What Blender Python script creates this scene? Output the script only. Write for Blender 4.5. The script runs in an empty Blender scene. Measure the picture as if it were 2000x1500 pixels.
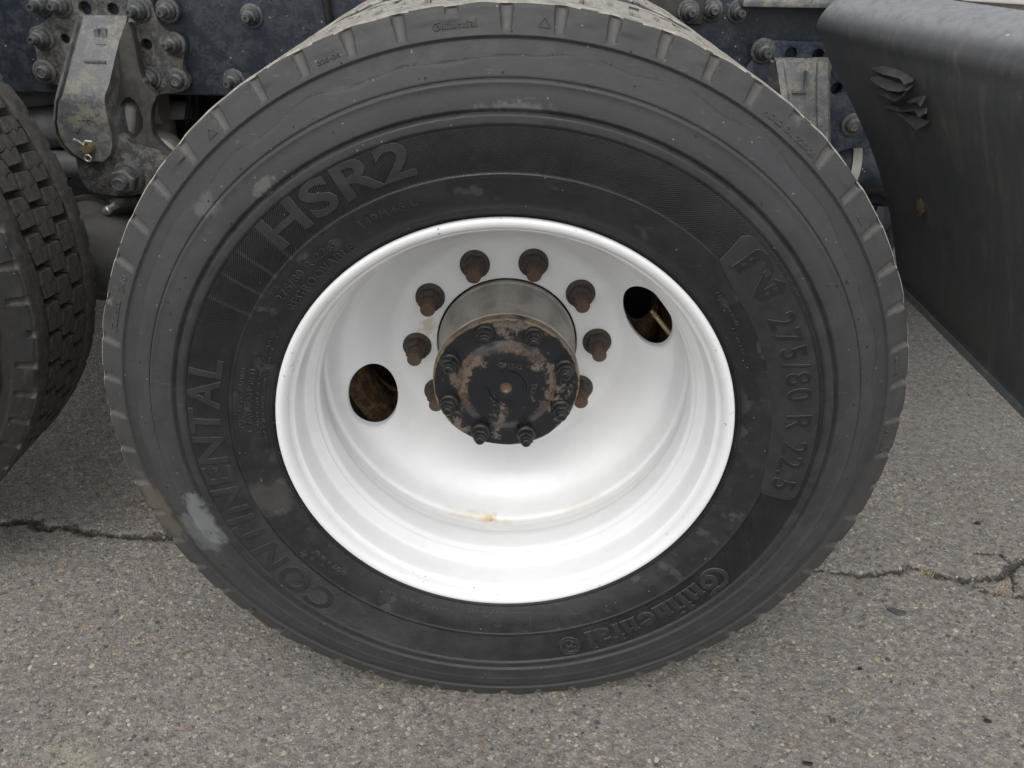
import bpy, bmesh, math, random
import numpy as np
from mathutils import Vector, Matrix, Euler
from mathutils.bvhtree import BVHTree
rad = math.radians
scene = bpy.context.scene
col = scene.collection
random.seed(7)
rng = np.random.default_rng(11)

# ------------------------------------------------------------------ camera
H = 0.517                                   # height of the wheel centre above the ground
CAM = Vector((0.0038, -0.8938, 0.6083 + H))
YAW, PIT, ROL, FPX = 0.0046, -0.5319, 0.0162, 1607.8
_f = Vector((math.sin(YAW)*math.cos(PIT), math.cos(YAW)*math.cos(PIT), math.sin(PIT)))
_r = Vector((math.cos(YAW), -math.sin(YAW), 0)); _u = _r.cross(_f)
_c, _s = math.cos(ROL), math.sin(ROL)
RX = _c*_r + _s*_u; UX = -_s*_r + _c*_u
cd = bpy.data.cameras.new('camera'); cam = bpy.data.objects.new('camera', cd); col.objects.link(cam)
M = Matrix((RX, UX, -_f)).transposed().to_4x4(); M.translation = CAM
cam.matrix_world = M
cd.sensor_width = 36; cd.lens = 36*FPX/2000; cd.clip_start = 0.02; cd.clip_end = 600
scene.camera = cam
scene.render.resolution_x, scene.render.resolution_y = 1024, 768

# ------------------------------------------------------------------ light: bright overcast
SUN_EL, SUN_AZ = rad(57), rad(190)          # azimuth clockwise from +Y
w = bpy.data.worlds.new('World'); scene.world = w; w.use_nodes = True
nt = w.node_tree; nt.nodes.clear()
sky = nt.nodes.new('ShaderNodeTexSky'); sky.sky_type = 'NISHITA'; sky.sun_disc = False
sky.sun_elevation = SUN_EL; sky.sun_rotation = SUN_AZ; sky.air_density = 1.0; sky.dust_density = 4.0
hs = nt.nodes.new('ShaderNodeHueSaturation'); hs.inputs['Saturation'].default_value = 0.28
bg = nt.nodes.new('ShaderNodeBackground'); bg.inputs['Strength'].default_value = 0.15
wo = nt.nodes.new('ShaderNodeOutputWorld')
nt.links.new(sky.outputs[0], hs.inputs['Color']); nt.links.new(hs.outputs[0], bg.inputs['Color']); nt.links.new(bg.outputs[0], wo.inputs['Surface'])
sd = bpy.data.lights.new('sun', 'SUN'); sd.energy = 0.55; sd.angle = rad(110); sd.color = (1, 0.96, 0.9)
so = bpy.data.objects.new('sun', sd); col.objects.link(so)
_sd = Vector((math.sin(SUN_AZ)*math.cos(SUN_EL), math.cos(SUN_AZ)*math.cos(SUN_EL), math.sin(SUN_EL)))
so.rotation_euler = _sd.to_track_quat('Z', 'Y').to_euler(); so.location = (0, -3, 6)
vs = scene.view_settings
vs.view_transform = 'Standard'; vs.look = 'None'; vs.gamma = 1; vs.use_curve_mapping = False
vs.exposure = 0.30

# ------------------------------------------------------------------ measuring helpers
def ray(px, py):
    return (RX*((px-1000)/FPX) - UX*((py-750)/FPX) + _f)
def at(px, py, Y):
    "point of the depth plane y = Y seen at a photo pixel, world metres"
    d = ray(px, py); t = (Y-CAM.y)/d.y
    return CAM + d*t
def ground_at(px, py, z=0.0):
    d = ray(px, py); t = (z-CAM.z)/d.z
    return CAM + d*t
def polar(px, py, Y=-0.012):
    p = at(px, py, Y); z = p.z-H
    return math.atan2(p.x, z) % (2*math.pi), math.hypot(p.x, z)

# ------------------------------------------------------------------ object helpers
def mk(name, verts, faces, smooth=True, sharp=35):
    me = bpy.data.meshes.new(name); me.from_pydata([tuple(v) for v in verts], [], [tuple(f) for f in faces]); 
    fin(me, smooth, sharp); return me
def fin(me, smooth=True, sharp=35):
    me.validate(); 
    if smooth:
        me.polygons.foreach_set('use_smooth', np.ones(len(me.polygons), bool))
        if sharp: me.set_sharp_from_angle(angle=rad(sharp))
    me.update()
def from_bm(name, bm, smooth=True, sharp=35, normals=True):
    if normals: bmesh.ops.recalc_face_normals(bm, faces=bm.faces)
    me = bpy.data.meshes.new(name); bm.to_mesh(me); bm.free(); fin(me, smooth, sharp); return me
def grid_mesh(name, P, wrap_u=False, sharp=35):
    "P[nu,nv,3] -> quad mesh; u may wrap round"
    nu, nv = P.shape[:2]
    idx = np.arange(nu*nv).reshape(nu, nv)
    a = idx if wrap_u else idx[:-1]
    b = np.roll(idx, -1, 0) if wrap_u else idx[1:]
    q = np.stack([a[:, :-1], b[:, :-1], b[:, 1:], a[:, 1:]], -1).reshape(-1, 4)
    me = bpy.data.meshes.new(name)
    me.vertices.add(nu*nv); me.vertices.foreach_set('co', P.reshape(-1).astype(np.float32))
    me.loops.add(q.size); me.loops.foreach_set('vertex_index', q.reshape(-1).astype(np.int32))
    me.polygons.add(len(q)); me.polygons.foreach_set('loop_start', np.arange(0, q.size, 4, dtype=np.int32))
    me.polygons.foreach_set('loop_total', np.full(len(q), 4, np.int32)) if False else None
    me.update(calc_edges=True)
    fin(me, True, sharp); return me
def part(name, me, mat, parent=None, loc=(0, 0, 0), rot=(0, 0, 0), kind=None, label=None):
    o = bpy.data.objects.new(name, me); col.objects.link(o)
    if me is not None and mat is not None and not me.materials:
        for m in (mat if isinstance(mat, (list, tuple)) else [mat]): me.materials.append(m)
    o.parent = parent; o.location = loc; o.rotation_euler = rot
    if kind: o['kind'] = kind
    if label: o['label'] = label
    return o
def tag(o, label, cat, group=None):
    o['label'] = label; o['category'] = cat
    if group: o['group'] = group
def frame_of(axis):
    a = Vector(axis).normalized(); t = Vector((0, 0, 1)) if abs(a.z) < .9 else Vector((1, 0, 0))
    u = t.cross(a).normalized(); v = a.cross(u); return a, u, v
def add_rings(bm, rings, close=True, cap0=True, cap1=True):
    R = [[bm.verts.new(p) for p in ring] for ring in rings]
    n = len(R[0])
    for A, B in zip(R, R[1:]):
        for i in range(n if close else n-1):
            j = (i+1) % n
            try: bm.faces.new((A[i], A[j], B[j], B[i]))
            except ValueError: pass
    if cap0: bm.faces.new(R[0][::-1])
    if cap1: bm.faces.new(R[-1])
    return R
def add_turn(bm, o, axis, prof, n=24, cap0=True, cap1=True, phase=0):
    "solid of revolution: prof = [(distance along axis, radius)]"
    a, u, v = frame_of(axis); o = Vector(o)
    rings = [[o + a*d + (u*math.cos(2*math.pi*(k+phase)/n) + v*math.sin(2*math.pi*(k+phase)/n))*r for k in range(n)] for d, r in prof]
    return add_rings(bm, rings, True, cap0, cap1)
def add_tube(bm, pts, r, n=12, cap=True):
    pts = [Vector(p) for p in pts]; rings = []
    rr = r if isinstance(r, (list, tuple)) else [r]*len(pts)
    for i, p in enumerate(pts):
        d = (pts[min(i+1, len(pts)-1)] - pts[max(i-1, 0)]).normalized()
        a, u, v = frame_of(d)
        rings.append([p + (u*math.cos(2*math.pi*k/n) + v*math.sin(2*math.pi*k/n))*rr[i] for k in range(n)])
    add_rings(bm, rings, True, cap, cap)
def add_box(bm, lo, hi):
    x0, y0, z0 = lo; x1, y1, z1 = hi
    add_rings(bm, [[(x0, y0, z0), (x1, y0, z0), (x1, y1, z0), (x0, y1, z0)], [(x0, y0, z1), (x1, y0, z1), (x1, y1, z1), (x0, y1, z1)]])
def add_plate(bm, outer, depth, holes=()):
    "flat plate: outlines are world points on a depth plane, thickness goes to +y"
    tb = bmesh.new(); es = []
    for ring in (outer, *holes):
        vs_ = [tb.verts.new(p) for p in ring]
        es += [tb.edges.new((vs_[i], vs_[(i+1) % len(vs_)])) for i in range(len(vs_))]
    bmesh.ops.triangle_fill(tb, use_beauty=True, edges=es)
    res = bmesh.ops.extrude_face_region(tb, geom=tb.faces[:])
    bmesh.ops.translate(tb, vec=(0, depth, 0), verts=[g for g in res['geom'] if isinstance(g, bmesh.types.BMVert)])
    bmesh.ops.recalc_face_normals(tb, faces=tb.faces)
    me = bpy.data.meshes.new('t'); tb.to_mesh(me); tb.free(); bm.from_mesh(me); bpy.data.meshes.remove(me)
def smooth_loop(pts, k=4):
    "closed Catmull-Rom through the points"
    out = []; n = len(pts); P = [Vector(p) for p in pts]
    for i in range(n):
        a, b, c, d = P[i-1], P[i], P[(i+1) % n], P[(i+2) % n]
        for j in range(k):
            t = j/k
            out.append(0.5*((2*b) + (c-a)*t + (2*a-5*b+4*c-d)*t*t + (3*b-3*c+d-a)*t**3))
    return out
def bevel_all(bm, w, seg=2, ang=40):
    bmesh.ops.remove_doubles(bm, verts=bm.verts, dist=1e-5)
    bmesh.ops.recalc_face_normals(bm, faces=bm.faces)
    e = [e for e in bm.edges if e.is_manifold and e.calc_face_angle(0) > rad(ang)]
    if e: bmesh.ops.bevel(bm, geom=e, offset=w, segments=seg, affect='EDGES', profile=.5, clamp_overlap=True)

# ------------------------------------------------------------------ material helpers
class NT:
    def __init__(s, name):
        s.m = bpy.data.materials.new(name); s.m.use_nodes = True; s.t = s.m.node_tree
        s.b = s.t.nodes['Principled BSDF']; s.co = s.t.nodes.new('ShaderNodeTexCoord')
    def n(s, typ, ins=None, **kw):
        nd = s.t.nodes.new(typ)
        for k, v in kw.items(): setattr(nd, k, v)
        for k, v in (ins or {}).items(): s.put(nd.inputs[k], v)
        return nd
    def put(s, sock, v):
        if hasattr(v, 'is_output'): s.t.links.new(v, sock)
        elif isinstance(v, bpy.types.Node): s.t.links.new(v.outputs[0], sock)
        else: sock.default_value = v
    def obj(s): return s.co.outputs['Object']
    def noise(s, scale, detail=4, rough=.55, vec=None, off=None, stretch=None):
        v = vec or s.obj()
        if off or stretch:
            mp = s.n('ShaderNodeMapping', {'Vector': v, 'Location': off or (0, 0, 0), 'Scale': stretch or (1, 1, 1)}); v = mp.outputs[0]
        return s.n('ShaderNodeTexNoise', {'Vector': v, 'Scale': scale, 'Detail': detail, 'Roughness': rough}).outputs[0]
    def ramp(s, v, a, b, lo=0., hi=1., smooth=True):
        return s.n('ShaderNodeMapRange', {'Value': v, 'From Min': a, 'From Max': b, 'To Min': lo, 'To Max': hi}, interpolation_type='SMOOTHSTEP' if smooth else 'LINEAR').outputs[0]
    def math(s, op, a, b=0.):
        nd = s.n('ShaderNodeMath', operation=op); s.put(nd.inputs[0], a); s.put(nd.inputs[1], b); return nd.outputs[0]
    def mix(s, f, a, b):
        nd = s.n('ShaderNodeMix', data_type='RGBA'); s.put(nd.inputs[0], f); s.put(nd.inputs[6], a); s.put(nd.inputs[7], b); return nd.outputs[2]
    def mul(s, a, b): return s.math('MULTIPLY', a, b)
    def bump(s, h, dist, strength=1., prev=None):
        nd = s.n('ShaderNodeBump', {'Height': h, 'Distance': dist, 'Strength': strength})
        if prev is not None: s.put(nd.inputs['Normal'], prev)
        return nd.outputs[0]
    def polar(s):
        sx = s.n('ShaderNodeSeparateXYZ', {0: s.obj()})
        x, y, z = sx.outputs
        r = s.math('SQRT', s.math('ADD', s.mul(x, x), s.mul(z, z)))
        th = s.math('ARCTAN2', x, z)
        return r, th, y
    def out(s, color, rough, metal=0., normal=None, spec=.5, coat=None):
        s.put(s.b.inputs['Base Color'], color); s.put(s.b.inputs['Roughness'], rough); s.put(s.b.inputs['Metallic'], metal)
        s.put(s.b.inputs['Specular IOR Level'], spec)
        if normal is not None: s.put(s.b.inputs['Normal'], normal)
        if coat: s.put(s.b.inputs['Coat Weight'], coat[0]); s.put(s.b.inputs['Coat Roughness'], coat[1])
        return s.m
def C(r, g, b): return (r, g, b, 1)

def rubber(name, dust=1.0, scuffs=False, spec=.6, tone=C(.0085, .0096, .0112), dustc=C(.051, .0528, .0555)):
    m = NT(name); r, th, y = m.polar()
    big = m.noise(9, 5, .6); fine = m.noise(120, 4, .65); mid = m.noise(38, 5, .62, off=(3, 1, 2))
    zone = m.ramp(r, .37, .46, .06, .66)
    c_sh = m.ramp(r, .489, .492)
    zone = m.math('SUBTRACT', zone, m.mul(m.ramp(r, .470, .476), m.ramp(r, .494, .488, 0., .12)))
    d = m.math('ADD', zone, m.ramp(big, .3, .75, -.08, .12))
    d = m.math('ADD', d, m.ramp(mid, .35, .75, -.08, .12))
    d = m.math('MULTIPLY', d, dust); d = m.math('ADD', d, m.mul(m.ramp(fine, .55, .8), .08))
    d = m.n('ShaderNodeClamp', {0: d}).outputs[0]
    c = m.mix(d, tone, dustc)
    c = m.mix(m.mul(c_sh, .55*dust), c, C(.043, .0415, .039))
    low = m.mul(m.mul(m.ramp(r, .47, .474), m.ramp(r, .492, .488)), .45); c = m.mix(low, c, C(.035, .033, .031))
    if scuffs:
        # pale dried mud smear low on one side, chalky rub marks along the seam
        def blob(t0, r0, wt, wr, sc, thr=.5):
            dt = m.math('DIVIDE', m.math('SUBTRACT', th, t0), wt); dr = m.math('DIVIDE', m.math('SUBTRACT', r, r0), wr)
            q = m.math('SQRT', m.math('ADD', m.mul(dt, dt), m.mul(dr, dr)))
            q = m.math('ADD', q, m.ramp(m.noise(sc, 6, .65, off=(t0, r0, 0)), .25, .75, -.55, .55))
            return m.ramp(q, thr+.6, thr-.1)
        t1 = rad(252)-2*math.pi
        c = m.mix(m.mul(blob(t1, .433, rad(6), .020, 45, .62), .75), c, C(.17, .178, .182))
        c = m.mix(m.mul(blob(t1-rad(2), .452, rad(5), .028, 30, .5), .5), c, C(.15, .16, .165))
        c = m.mix(m.mul(blob(t1+rad(2), .50, rad(7), .016, 25, .7), .7), c, C(.11, .096, .072))
        c = m.mix(m.mul(blob(t1+rad(1), .335, rad(6), .022, 25, .7), .55), c, C(.07, .064, .053))
        c = m.mix(m.mul(blob(rad(322)-2*math.pi, .428, rad(2.6), .008, 90, .5), .32), c, C(.22, .218, .21))
        c = m.mix(m.mul(blob(rad(1), .424, rad(6), .008, 80, .35), .3), c, C(.2, .2, .195))
        c = m.mix(m.mul(blob(rad(313)-2*math.pi, .455, rad(3), .012, 60, .4), .25), c, C(.2, .2, .195))
        sp = m.ramp(m.noise(28, 3, .5, off=(7, 3, 5)), .60, .66)
        sp = m.mul(sp, m.mul(m.ramp(r, .352, .345), m.ramp(r, .305, .315)))
        c = m.mix(m.mul(sp, .22), c, C(.13, .135, .14))
        # dusty run marks across the hatch, upper left
        ang = m.math('SINE', m.mul(th, 71.)); st = m.mul(m.ramp(ang, .86, 1.), m.mul(m.ramp(r, .345, .36), m.ramp(r, .41, .395)))
        st = m.mul(st, m.mul(m.ramp(th, rad(-66), rad(-60)), m.ramp(th, rad(-40), rad(-46))))
        c = m.mix(m.mul(st, .35), c, C(.13, .13, .125))
    vv = m.n('ShaderNodeTexVoronoi', {'Vector': m.obj(), 'Scale': 150.})
    vc = m.n('ShaderNodeSeparateColor', {0: vv.outputs['Color']}).outputs
    c = m.mix(m.mul(m.mul(m.ramp(vv.outputs['Distance'], .16, .08), m.ramp(vc[0], .93, .95)), .7), c, C(.30, .29, .27))
    scr = m.noise(260, 3, .6, stretch=(.12, 1, 1)); c = m.mix(m.mul(m.ramp(scr, .64, .72), .18), c, C(.16, .16, .16))
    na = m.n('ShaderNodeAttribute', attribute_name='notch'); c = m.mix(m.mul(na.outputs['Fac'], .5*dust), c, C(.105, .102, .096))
    nb = m.bump(fine, .0006, .5); nb = m.bump(mid, .0015, .5, nb)
    ro = m.math('ADD', m.ramp(d, 0., .6, .46, .66), m.ramp(mid, .3, .7, -.06, .06))
    return m.out(c, ro, 0, nb, spec)
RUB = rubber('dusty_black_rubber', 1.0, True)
RUB2 = rubber('dark_tyre_rubber', .35, False, .35, C(.014, .0135, .0135))
def plain_rubber(name, c0, c1, sc=60, spec=.3, ro=.85):
    m = NT(name); n1 = m.noise(sc, 5, .65); n2 = m.noise(300, 3)
    return m.out(m.mix(m.ramp(n1, .3, .7), c0, c1), ro, 0, m.bump(n2, .0006, .6), spec)
TREADTOP = plain_rubber('pale_dust_on_tread', C(.20, .19, .168), C(.40, .38, .33), 60)
TREADDK = plain_rubber('worn_tread_rubber', C(.055, .051, .047), C(.105, .097, .089), 70)
LETTER = plain_rubber('moulded_rubber', C(.012, .013, .0142), C(.023, .024, .0255), 45, .6, .48)
EDGE = plain_rubber('worn_letter_edge', C(.07, .07, .07), C(.13, .13, .128), 60, .5, .6)
DIGIT = plain_rubber('darkened_digit_rubber', C(.006, .006, .0065), C(.013, .013, .0135), 45, .45, .6)  # dark colour stands in for the shaded outlines of digits and arrow
LETTER2 = plain_rubber('moulded_dusty_rubber', C(.045, .044, .043), C(.065, .063, .060), 45, .5)
HATCH = plain_rubber('hatched_rubber', C(.022, .022, .023), C(.046, .046, .046), 25, .8, .5)

def white_paint():
    m = NT('white_wheel_paint'); r, th, y = m.polar()
    n1 = m.noise(14, 5, .6); n2 = m.noise(220, 3); chips = m.noise(95, 3, .6)
    c = m.mix(m.ramp(n1, .35, .75), C(.82, .83, .835), C(.77, .78, .785))
    # rust bleeding out of the disc weld at the bottom
    def blob(t0, r0, y0, wt, wr, wy, sc, amp):
        dt = m.math('DIVIDE', m.math('SUBTRACT', m.math('ABSOLUTE', th), abs(t0)), wt) if abs(t0) > 3 else m.math('DIVIDE', m.math('SUBTRACT', th, t0), wt)
        dr = m.math('DIVIDE', m.math('SUBTRACT', r, r0), wr); dy = m.math('DIVIDE', m.math('SUBTRACT', y, y0), wy)
        q = m.math('SQRT', m.math('ADD', m.math('ADD', m.mul(dt, dt), m.mul(dr, dr)), m.mul(dy, dy)))
        q = m.math('ADD', q, m.ramp(m.noise(sc, 5, .6), .25, .75, -.5, .5))
        return m.mul(m.ramp(q, 1.2, .1), amp)
    sx = m.n('ShaderNodeSeparateXYZ', {0: m.obj()}); x = sx.outputs[0]; z = sx.outputs[2]
    def bx(x0, y0, z0, wx, wy, wz, sc, amp):
        q = None
        for a, b, ww in ((x, x0, wx), (y, y0, wy), (z, z0, wz)):
            d = m.math('DIVIDE', m.math('SUBTRACT', a, b), ww); d = m.mul(d, d); q = d if q is None else m.math('ADD', q, d)
        q = m.math('ADD', m.math('SQRT', q), m.ramp(m.noise(sc, 5, .65), .25, .75, -.6, .6))
        return m.mul(m.ramp(q, 1.15, .15), amp)
    c = m.mix(bx(-.028, .152, -.265, .040, .014, .02, 40, .6), c, C(.66, .49, .25))
    c = m.mix(bx(-.022, .154, -.265, .010, .006, .02, 60, .6), c, C(.5, .27, .08))
    c = m.mix(bx(-.07, .158, -.258, .045, .010, .02, 50, .35), c, C(.6, .5, .33))
    c = m.mix(bx(.125, .158, -.232, .05, .008, .03, 50, .3), c, C(.6, .53, .4))
    c = m.mix(bx(-.124, .268, .028, .02, .02, .022, 70, .65), c, C(.5, .4, .24))
    c = m.mix(bx(-.10, .25, .19, .06, .05, .02, 35, .25), c, C(.52, .47, .36))
    # chipped lip
    lip = m.mul(m.ramp(r, .279, .284), m.ramp(chips, .665, .69)); lip = m.mul(lip, m.ramp(m.noise(7, 2), .42, .6))
    c = m.mix(m.mul(lip, .85), c, C(.12, .11, .10))
    c = m.mix(m.mul(m.ramp(m.noise(50, 6, .7, off=(2, 8, 1)), .62, .75), .12), c, C(.5, .45, .36))
    nb = m.bump(m.noise(26, 3), .0012, .25); nb = m.bump(n2, .0002, .25, nb)
    return m.out(c, m.ramp(n1, .3, .7, .30, .44), 0, nb, .5, (.25, .12))
WHITE = white_paint()

def grimy(name, base, dustc, rust=None, sc=22, amt=.5, rough=.6, metal=0., speck=0., spec=.4, bumpd=.0012, cut=(.68, .93)):
    m = NT(name); a = m.noise(sc, 6, .68); b = m.noise(sc*4.3, 5, .7, off=(4, 4, 1)); f = m.noise(420, 3)
    d = m.ramp(m.math('ADD', a, m.mul(b, .55)), cut[0], cut[1])
    c = m.mix(m.mul(d, amt), base, dustc)
    if rust: c = m.mix(m.mul(m.ramp(m.noise(sc*1.7, 6, .7, off=(9, 2, 6)), .5, .68), rust[1]), c, rust[0])
    if speck:
        v = m.n('ShaderNodeTexVoronoi', {'Vector': m.obj(), 'Scale': 85.}); 
        s = m.mul(m.ramp(v.outputs['Distance'], .16, .06), m.ramp(v.outputs['Color'], .62, .7))
        c = m.mix(m.mul(s, speck), c, C(.42, .42, .40))
    nb = m.bump(b, bumpd, .6); nb = m.bump(f, .0004, .4, nb)
    return m.out(c, m.math('ADD', m.ramp(d, 0, 1, rough-.1, rough+.2), 0.), metal, nb, spec)
FRAME = grimy('navy_black_frame_paint', C(.019, .026, .038), C(.075, .082, .090), None, 46, .42, .45, speck=.9)
FRAME2 = grimy('peeling_frame_paint', C(.016, .024, .038), C(.10, .115, .135), None, 50, .55, .5, speck=.3)
IRON = grimy('dusty_cast_iron', C(.050, .053, .057), C(.24, .22, .175), None, 55, .62, .6, speck=.25, bumpd=.002)
IRONPALE = grimy('pale_dusty_steel', C(.105, .113, .12), C(.30, .275, .215), None, 46, .62, .5, speck=.35, bumpd=.0015)
IRONDK = grimy('dark_web_iron', C(.045, .043, .040), C(.10, .09, .078), None, 20, .6, .7)
BOLT = grimy('dusty_bolt_steel', C(.07, .075, .08), C(.24, .225, .19), None, 60, .5, .5, .2)
def cap_mat():
    m = NT('black_cap_paint_dusty'); r, th, y = m.polar()
    big = m.noise(17, 4, .6); fine = m.noise(190, 5, .75, off=(3, 1, 4)); mid = m.noise(60, 5, .7, off=(1, 7, 2))
    side = m.ramp(m.noise(9, 2, .5, off=(5, 5, 5)), .35, .62)
    mask = m.math('ADD', m.ramp(big, .40, .66, -.30, .34), m.ramp(mid, .3, .7, -.12, .12))
    st = m.ramp(m.math('ADD', fine, mask), .58, .82)
    c = m.mix(m.mul(st, .85), C(.0075, .0095, .013), C(.15, .125, .098))
    ring = m.mul(m.ramp(r, .049, .062), m.ramp(r, .0765, .070)); rr = m.ramp(m.math('ADD', m.mul(ring, .5), m.math('ADD', m.mul(side, .36), m.ramp(fine, .3, .7, -.25, .25))), .48, .95)
    c = m.mix(m.mul(rr, .68), c, C(.14, .09, .058))
    edge = m.ramp(m.math('ADD', m.mul(m.ramp(r, .1015, .1055), .6), m.ramp(mid, .3, .7, -.3, .3)), .25, .6)
    c = m.mix(m.mul(edge, .8), c, C(.22, .155, .095))
    hole = m.mul(m.ramp(r, .0105, .0045), .65); c = m.mix(hole, c, C(.22, .13, .085))
    nb = m.bump(fine, .0006, .5); nb = m.bump(mid, .0012, .5, nb)
    return m.out(c, m.ramp(m.math('ADD', st, rr), 0, 1, .30, .8), 0, nb, .6)
BLACKIRON = cap_mat()
CAPBOLT = grimy('black_bolt_steel', C(.025, .026, .028), C(.09, .08, .066), None, 60, .5, .42, .4)
RUSTNUT = grimy('brown_weathered_nut', C(.055, .046, .038), C(.11, .09, .07), None, 70, .6, .6, .2)
RUSTSTUD = grimy('rusty_stud', C(.07, .046, .033), C(.13, .085, .056), None, 80, .7, .7)
DRUM = grimy('rusty_brake_drum', C(.09, .06, .035), C(.30, .19, .10), (C(.03, .022, .016), .6), 40, .9, .8)
HOLEFILL = grimy('dark_hole_fill', C(.012, .015, .02), C(.06, .045, .03), None, 20, .5, .6)
HUB = grimy('cast_hub_aluminium', C(.33, .315, .285), C(.46, .435, .385), (C(.22, .195, .16), .6), 24, .6, .40, .12, bumpd=.0008)
PIPE = grimy('pale_dusty_tube', C(.42, .41, .39), C(.52, .49, .44), None, 12, .7, .6)
GREYTUBE = grimy('grey_tube_paint', C(.13, .132, .134), C(.24, .232, .215), None, 14, .6, .6)
BUSH = grimy('grey_rubber_bush', C(.26, .25, .225), C(.36, .345, .3), None, 30, .5, .8)
POT = grimy('dark_grey_pot_paint', C(.06, .061, .061), C(.13, .123, .11), None, 14, .5, .45, speck=.15)
HOSE = grimy('black_hose', C(.012, .012, .012), C(.05, .045, .04), None, 40, .4, .6)
BRASS = grimy('dull_brass', C(.42, .34, .2), C(.3, .24, .15), None, 60, .5, .35, .7)
STEEL = grimy('bright_steel', C(.55, .54, .5), C(.4, .37, .32), None, 60, .4, .32, .8)
def chrome():
    m = NT('chrome'); return m.out(C(.006, .006, .008), .06, 0., None, .3)
CHROME = chrome()
PANEL = grimy('white_body_paint', C(.72, .71, .68), C(.55, .52, .47), None, 8, .3, .35)
UNDER = grimy('underbody_black', C(.010, .010, .010), C(.022, .02, .018), None, 10, .5, .8)

def fender_mat():
    m = NT('dusty_black_plastic'); uv = m.co.outputs['UV']
    st = m.noise(34, 7, .7, vec=uv, stretch=(1.0, .13, 1)); st2 = m.noise(110, 6, .75, vec=uv, stretch=(1, .16, 1), off=(3, 1, 0))
    cl = m.noise(4, 4, .6); sp = m.noise(190, 3, .6)
    d = m.mul(m.ramp(m.math('ADD', st, m.mul(st2, .5)), .70, .98), m.ramp(cl, .3, .6, .25, 1.))
    sx = m.n('ShaderNodeSeparateXYZ', {0: uv}); u, v = sx.outputs[0], sx.outputs[1]
    band = m.mul(m.ramp(u, .04, .22), m.ramp(u, .95, .5, .25, 1.)); d = m.mul(d, band)
    c = m.mix(m.mul(d, .7), C(.060, .066, .072), C(.15, .138, .122))
    c = m.mix(m.mul(m.mul(m.ramp(cl, .3, .65), band), .35), c, C(.12, .113, .102))
    c = m.mix(m.mul(m.mul(m.ramp(sp, .66, .74), m.ramp(cl, .3, .6, .3, 1.)), .6), c, C(.22, .212, .2))
    c = m.mix(m.mul(m.ramp(m.noise(60, 6, .7), .3, .6, .55, .9), m.ramp(v, .845, .90)), c, C(.26, .265, .27))
    nb = m.bump(m.noise(170, 4, .6), .0006, .5); nb = m.bump(m.noise(7, 3), .01, .25, nb)
    return m.out(c, m.ramp(d, 0, 1, .48, .75), 0, nb, .5)
FENDER = fender_mat()
FIN = plain_rubber('black_plastic_fin', C(.045, .046, .048), C(.09, .086, .08), 40, .5, .6)

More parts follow.
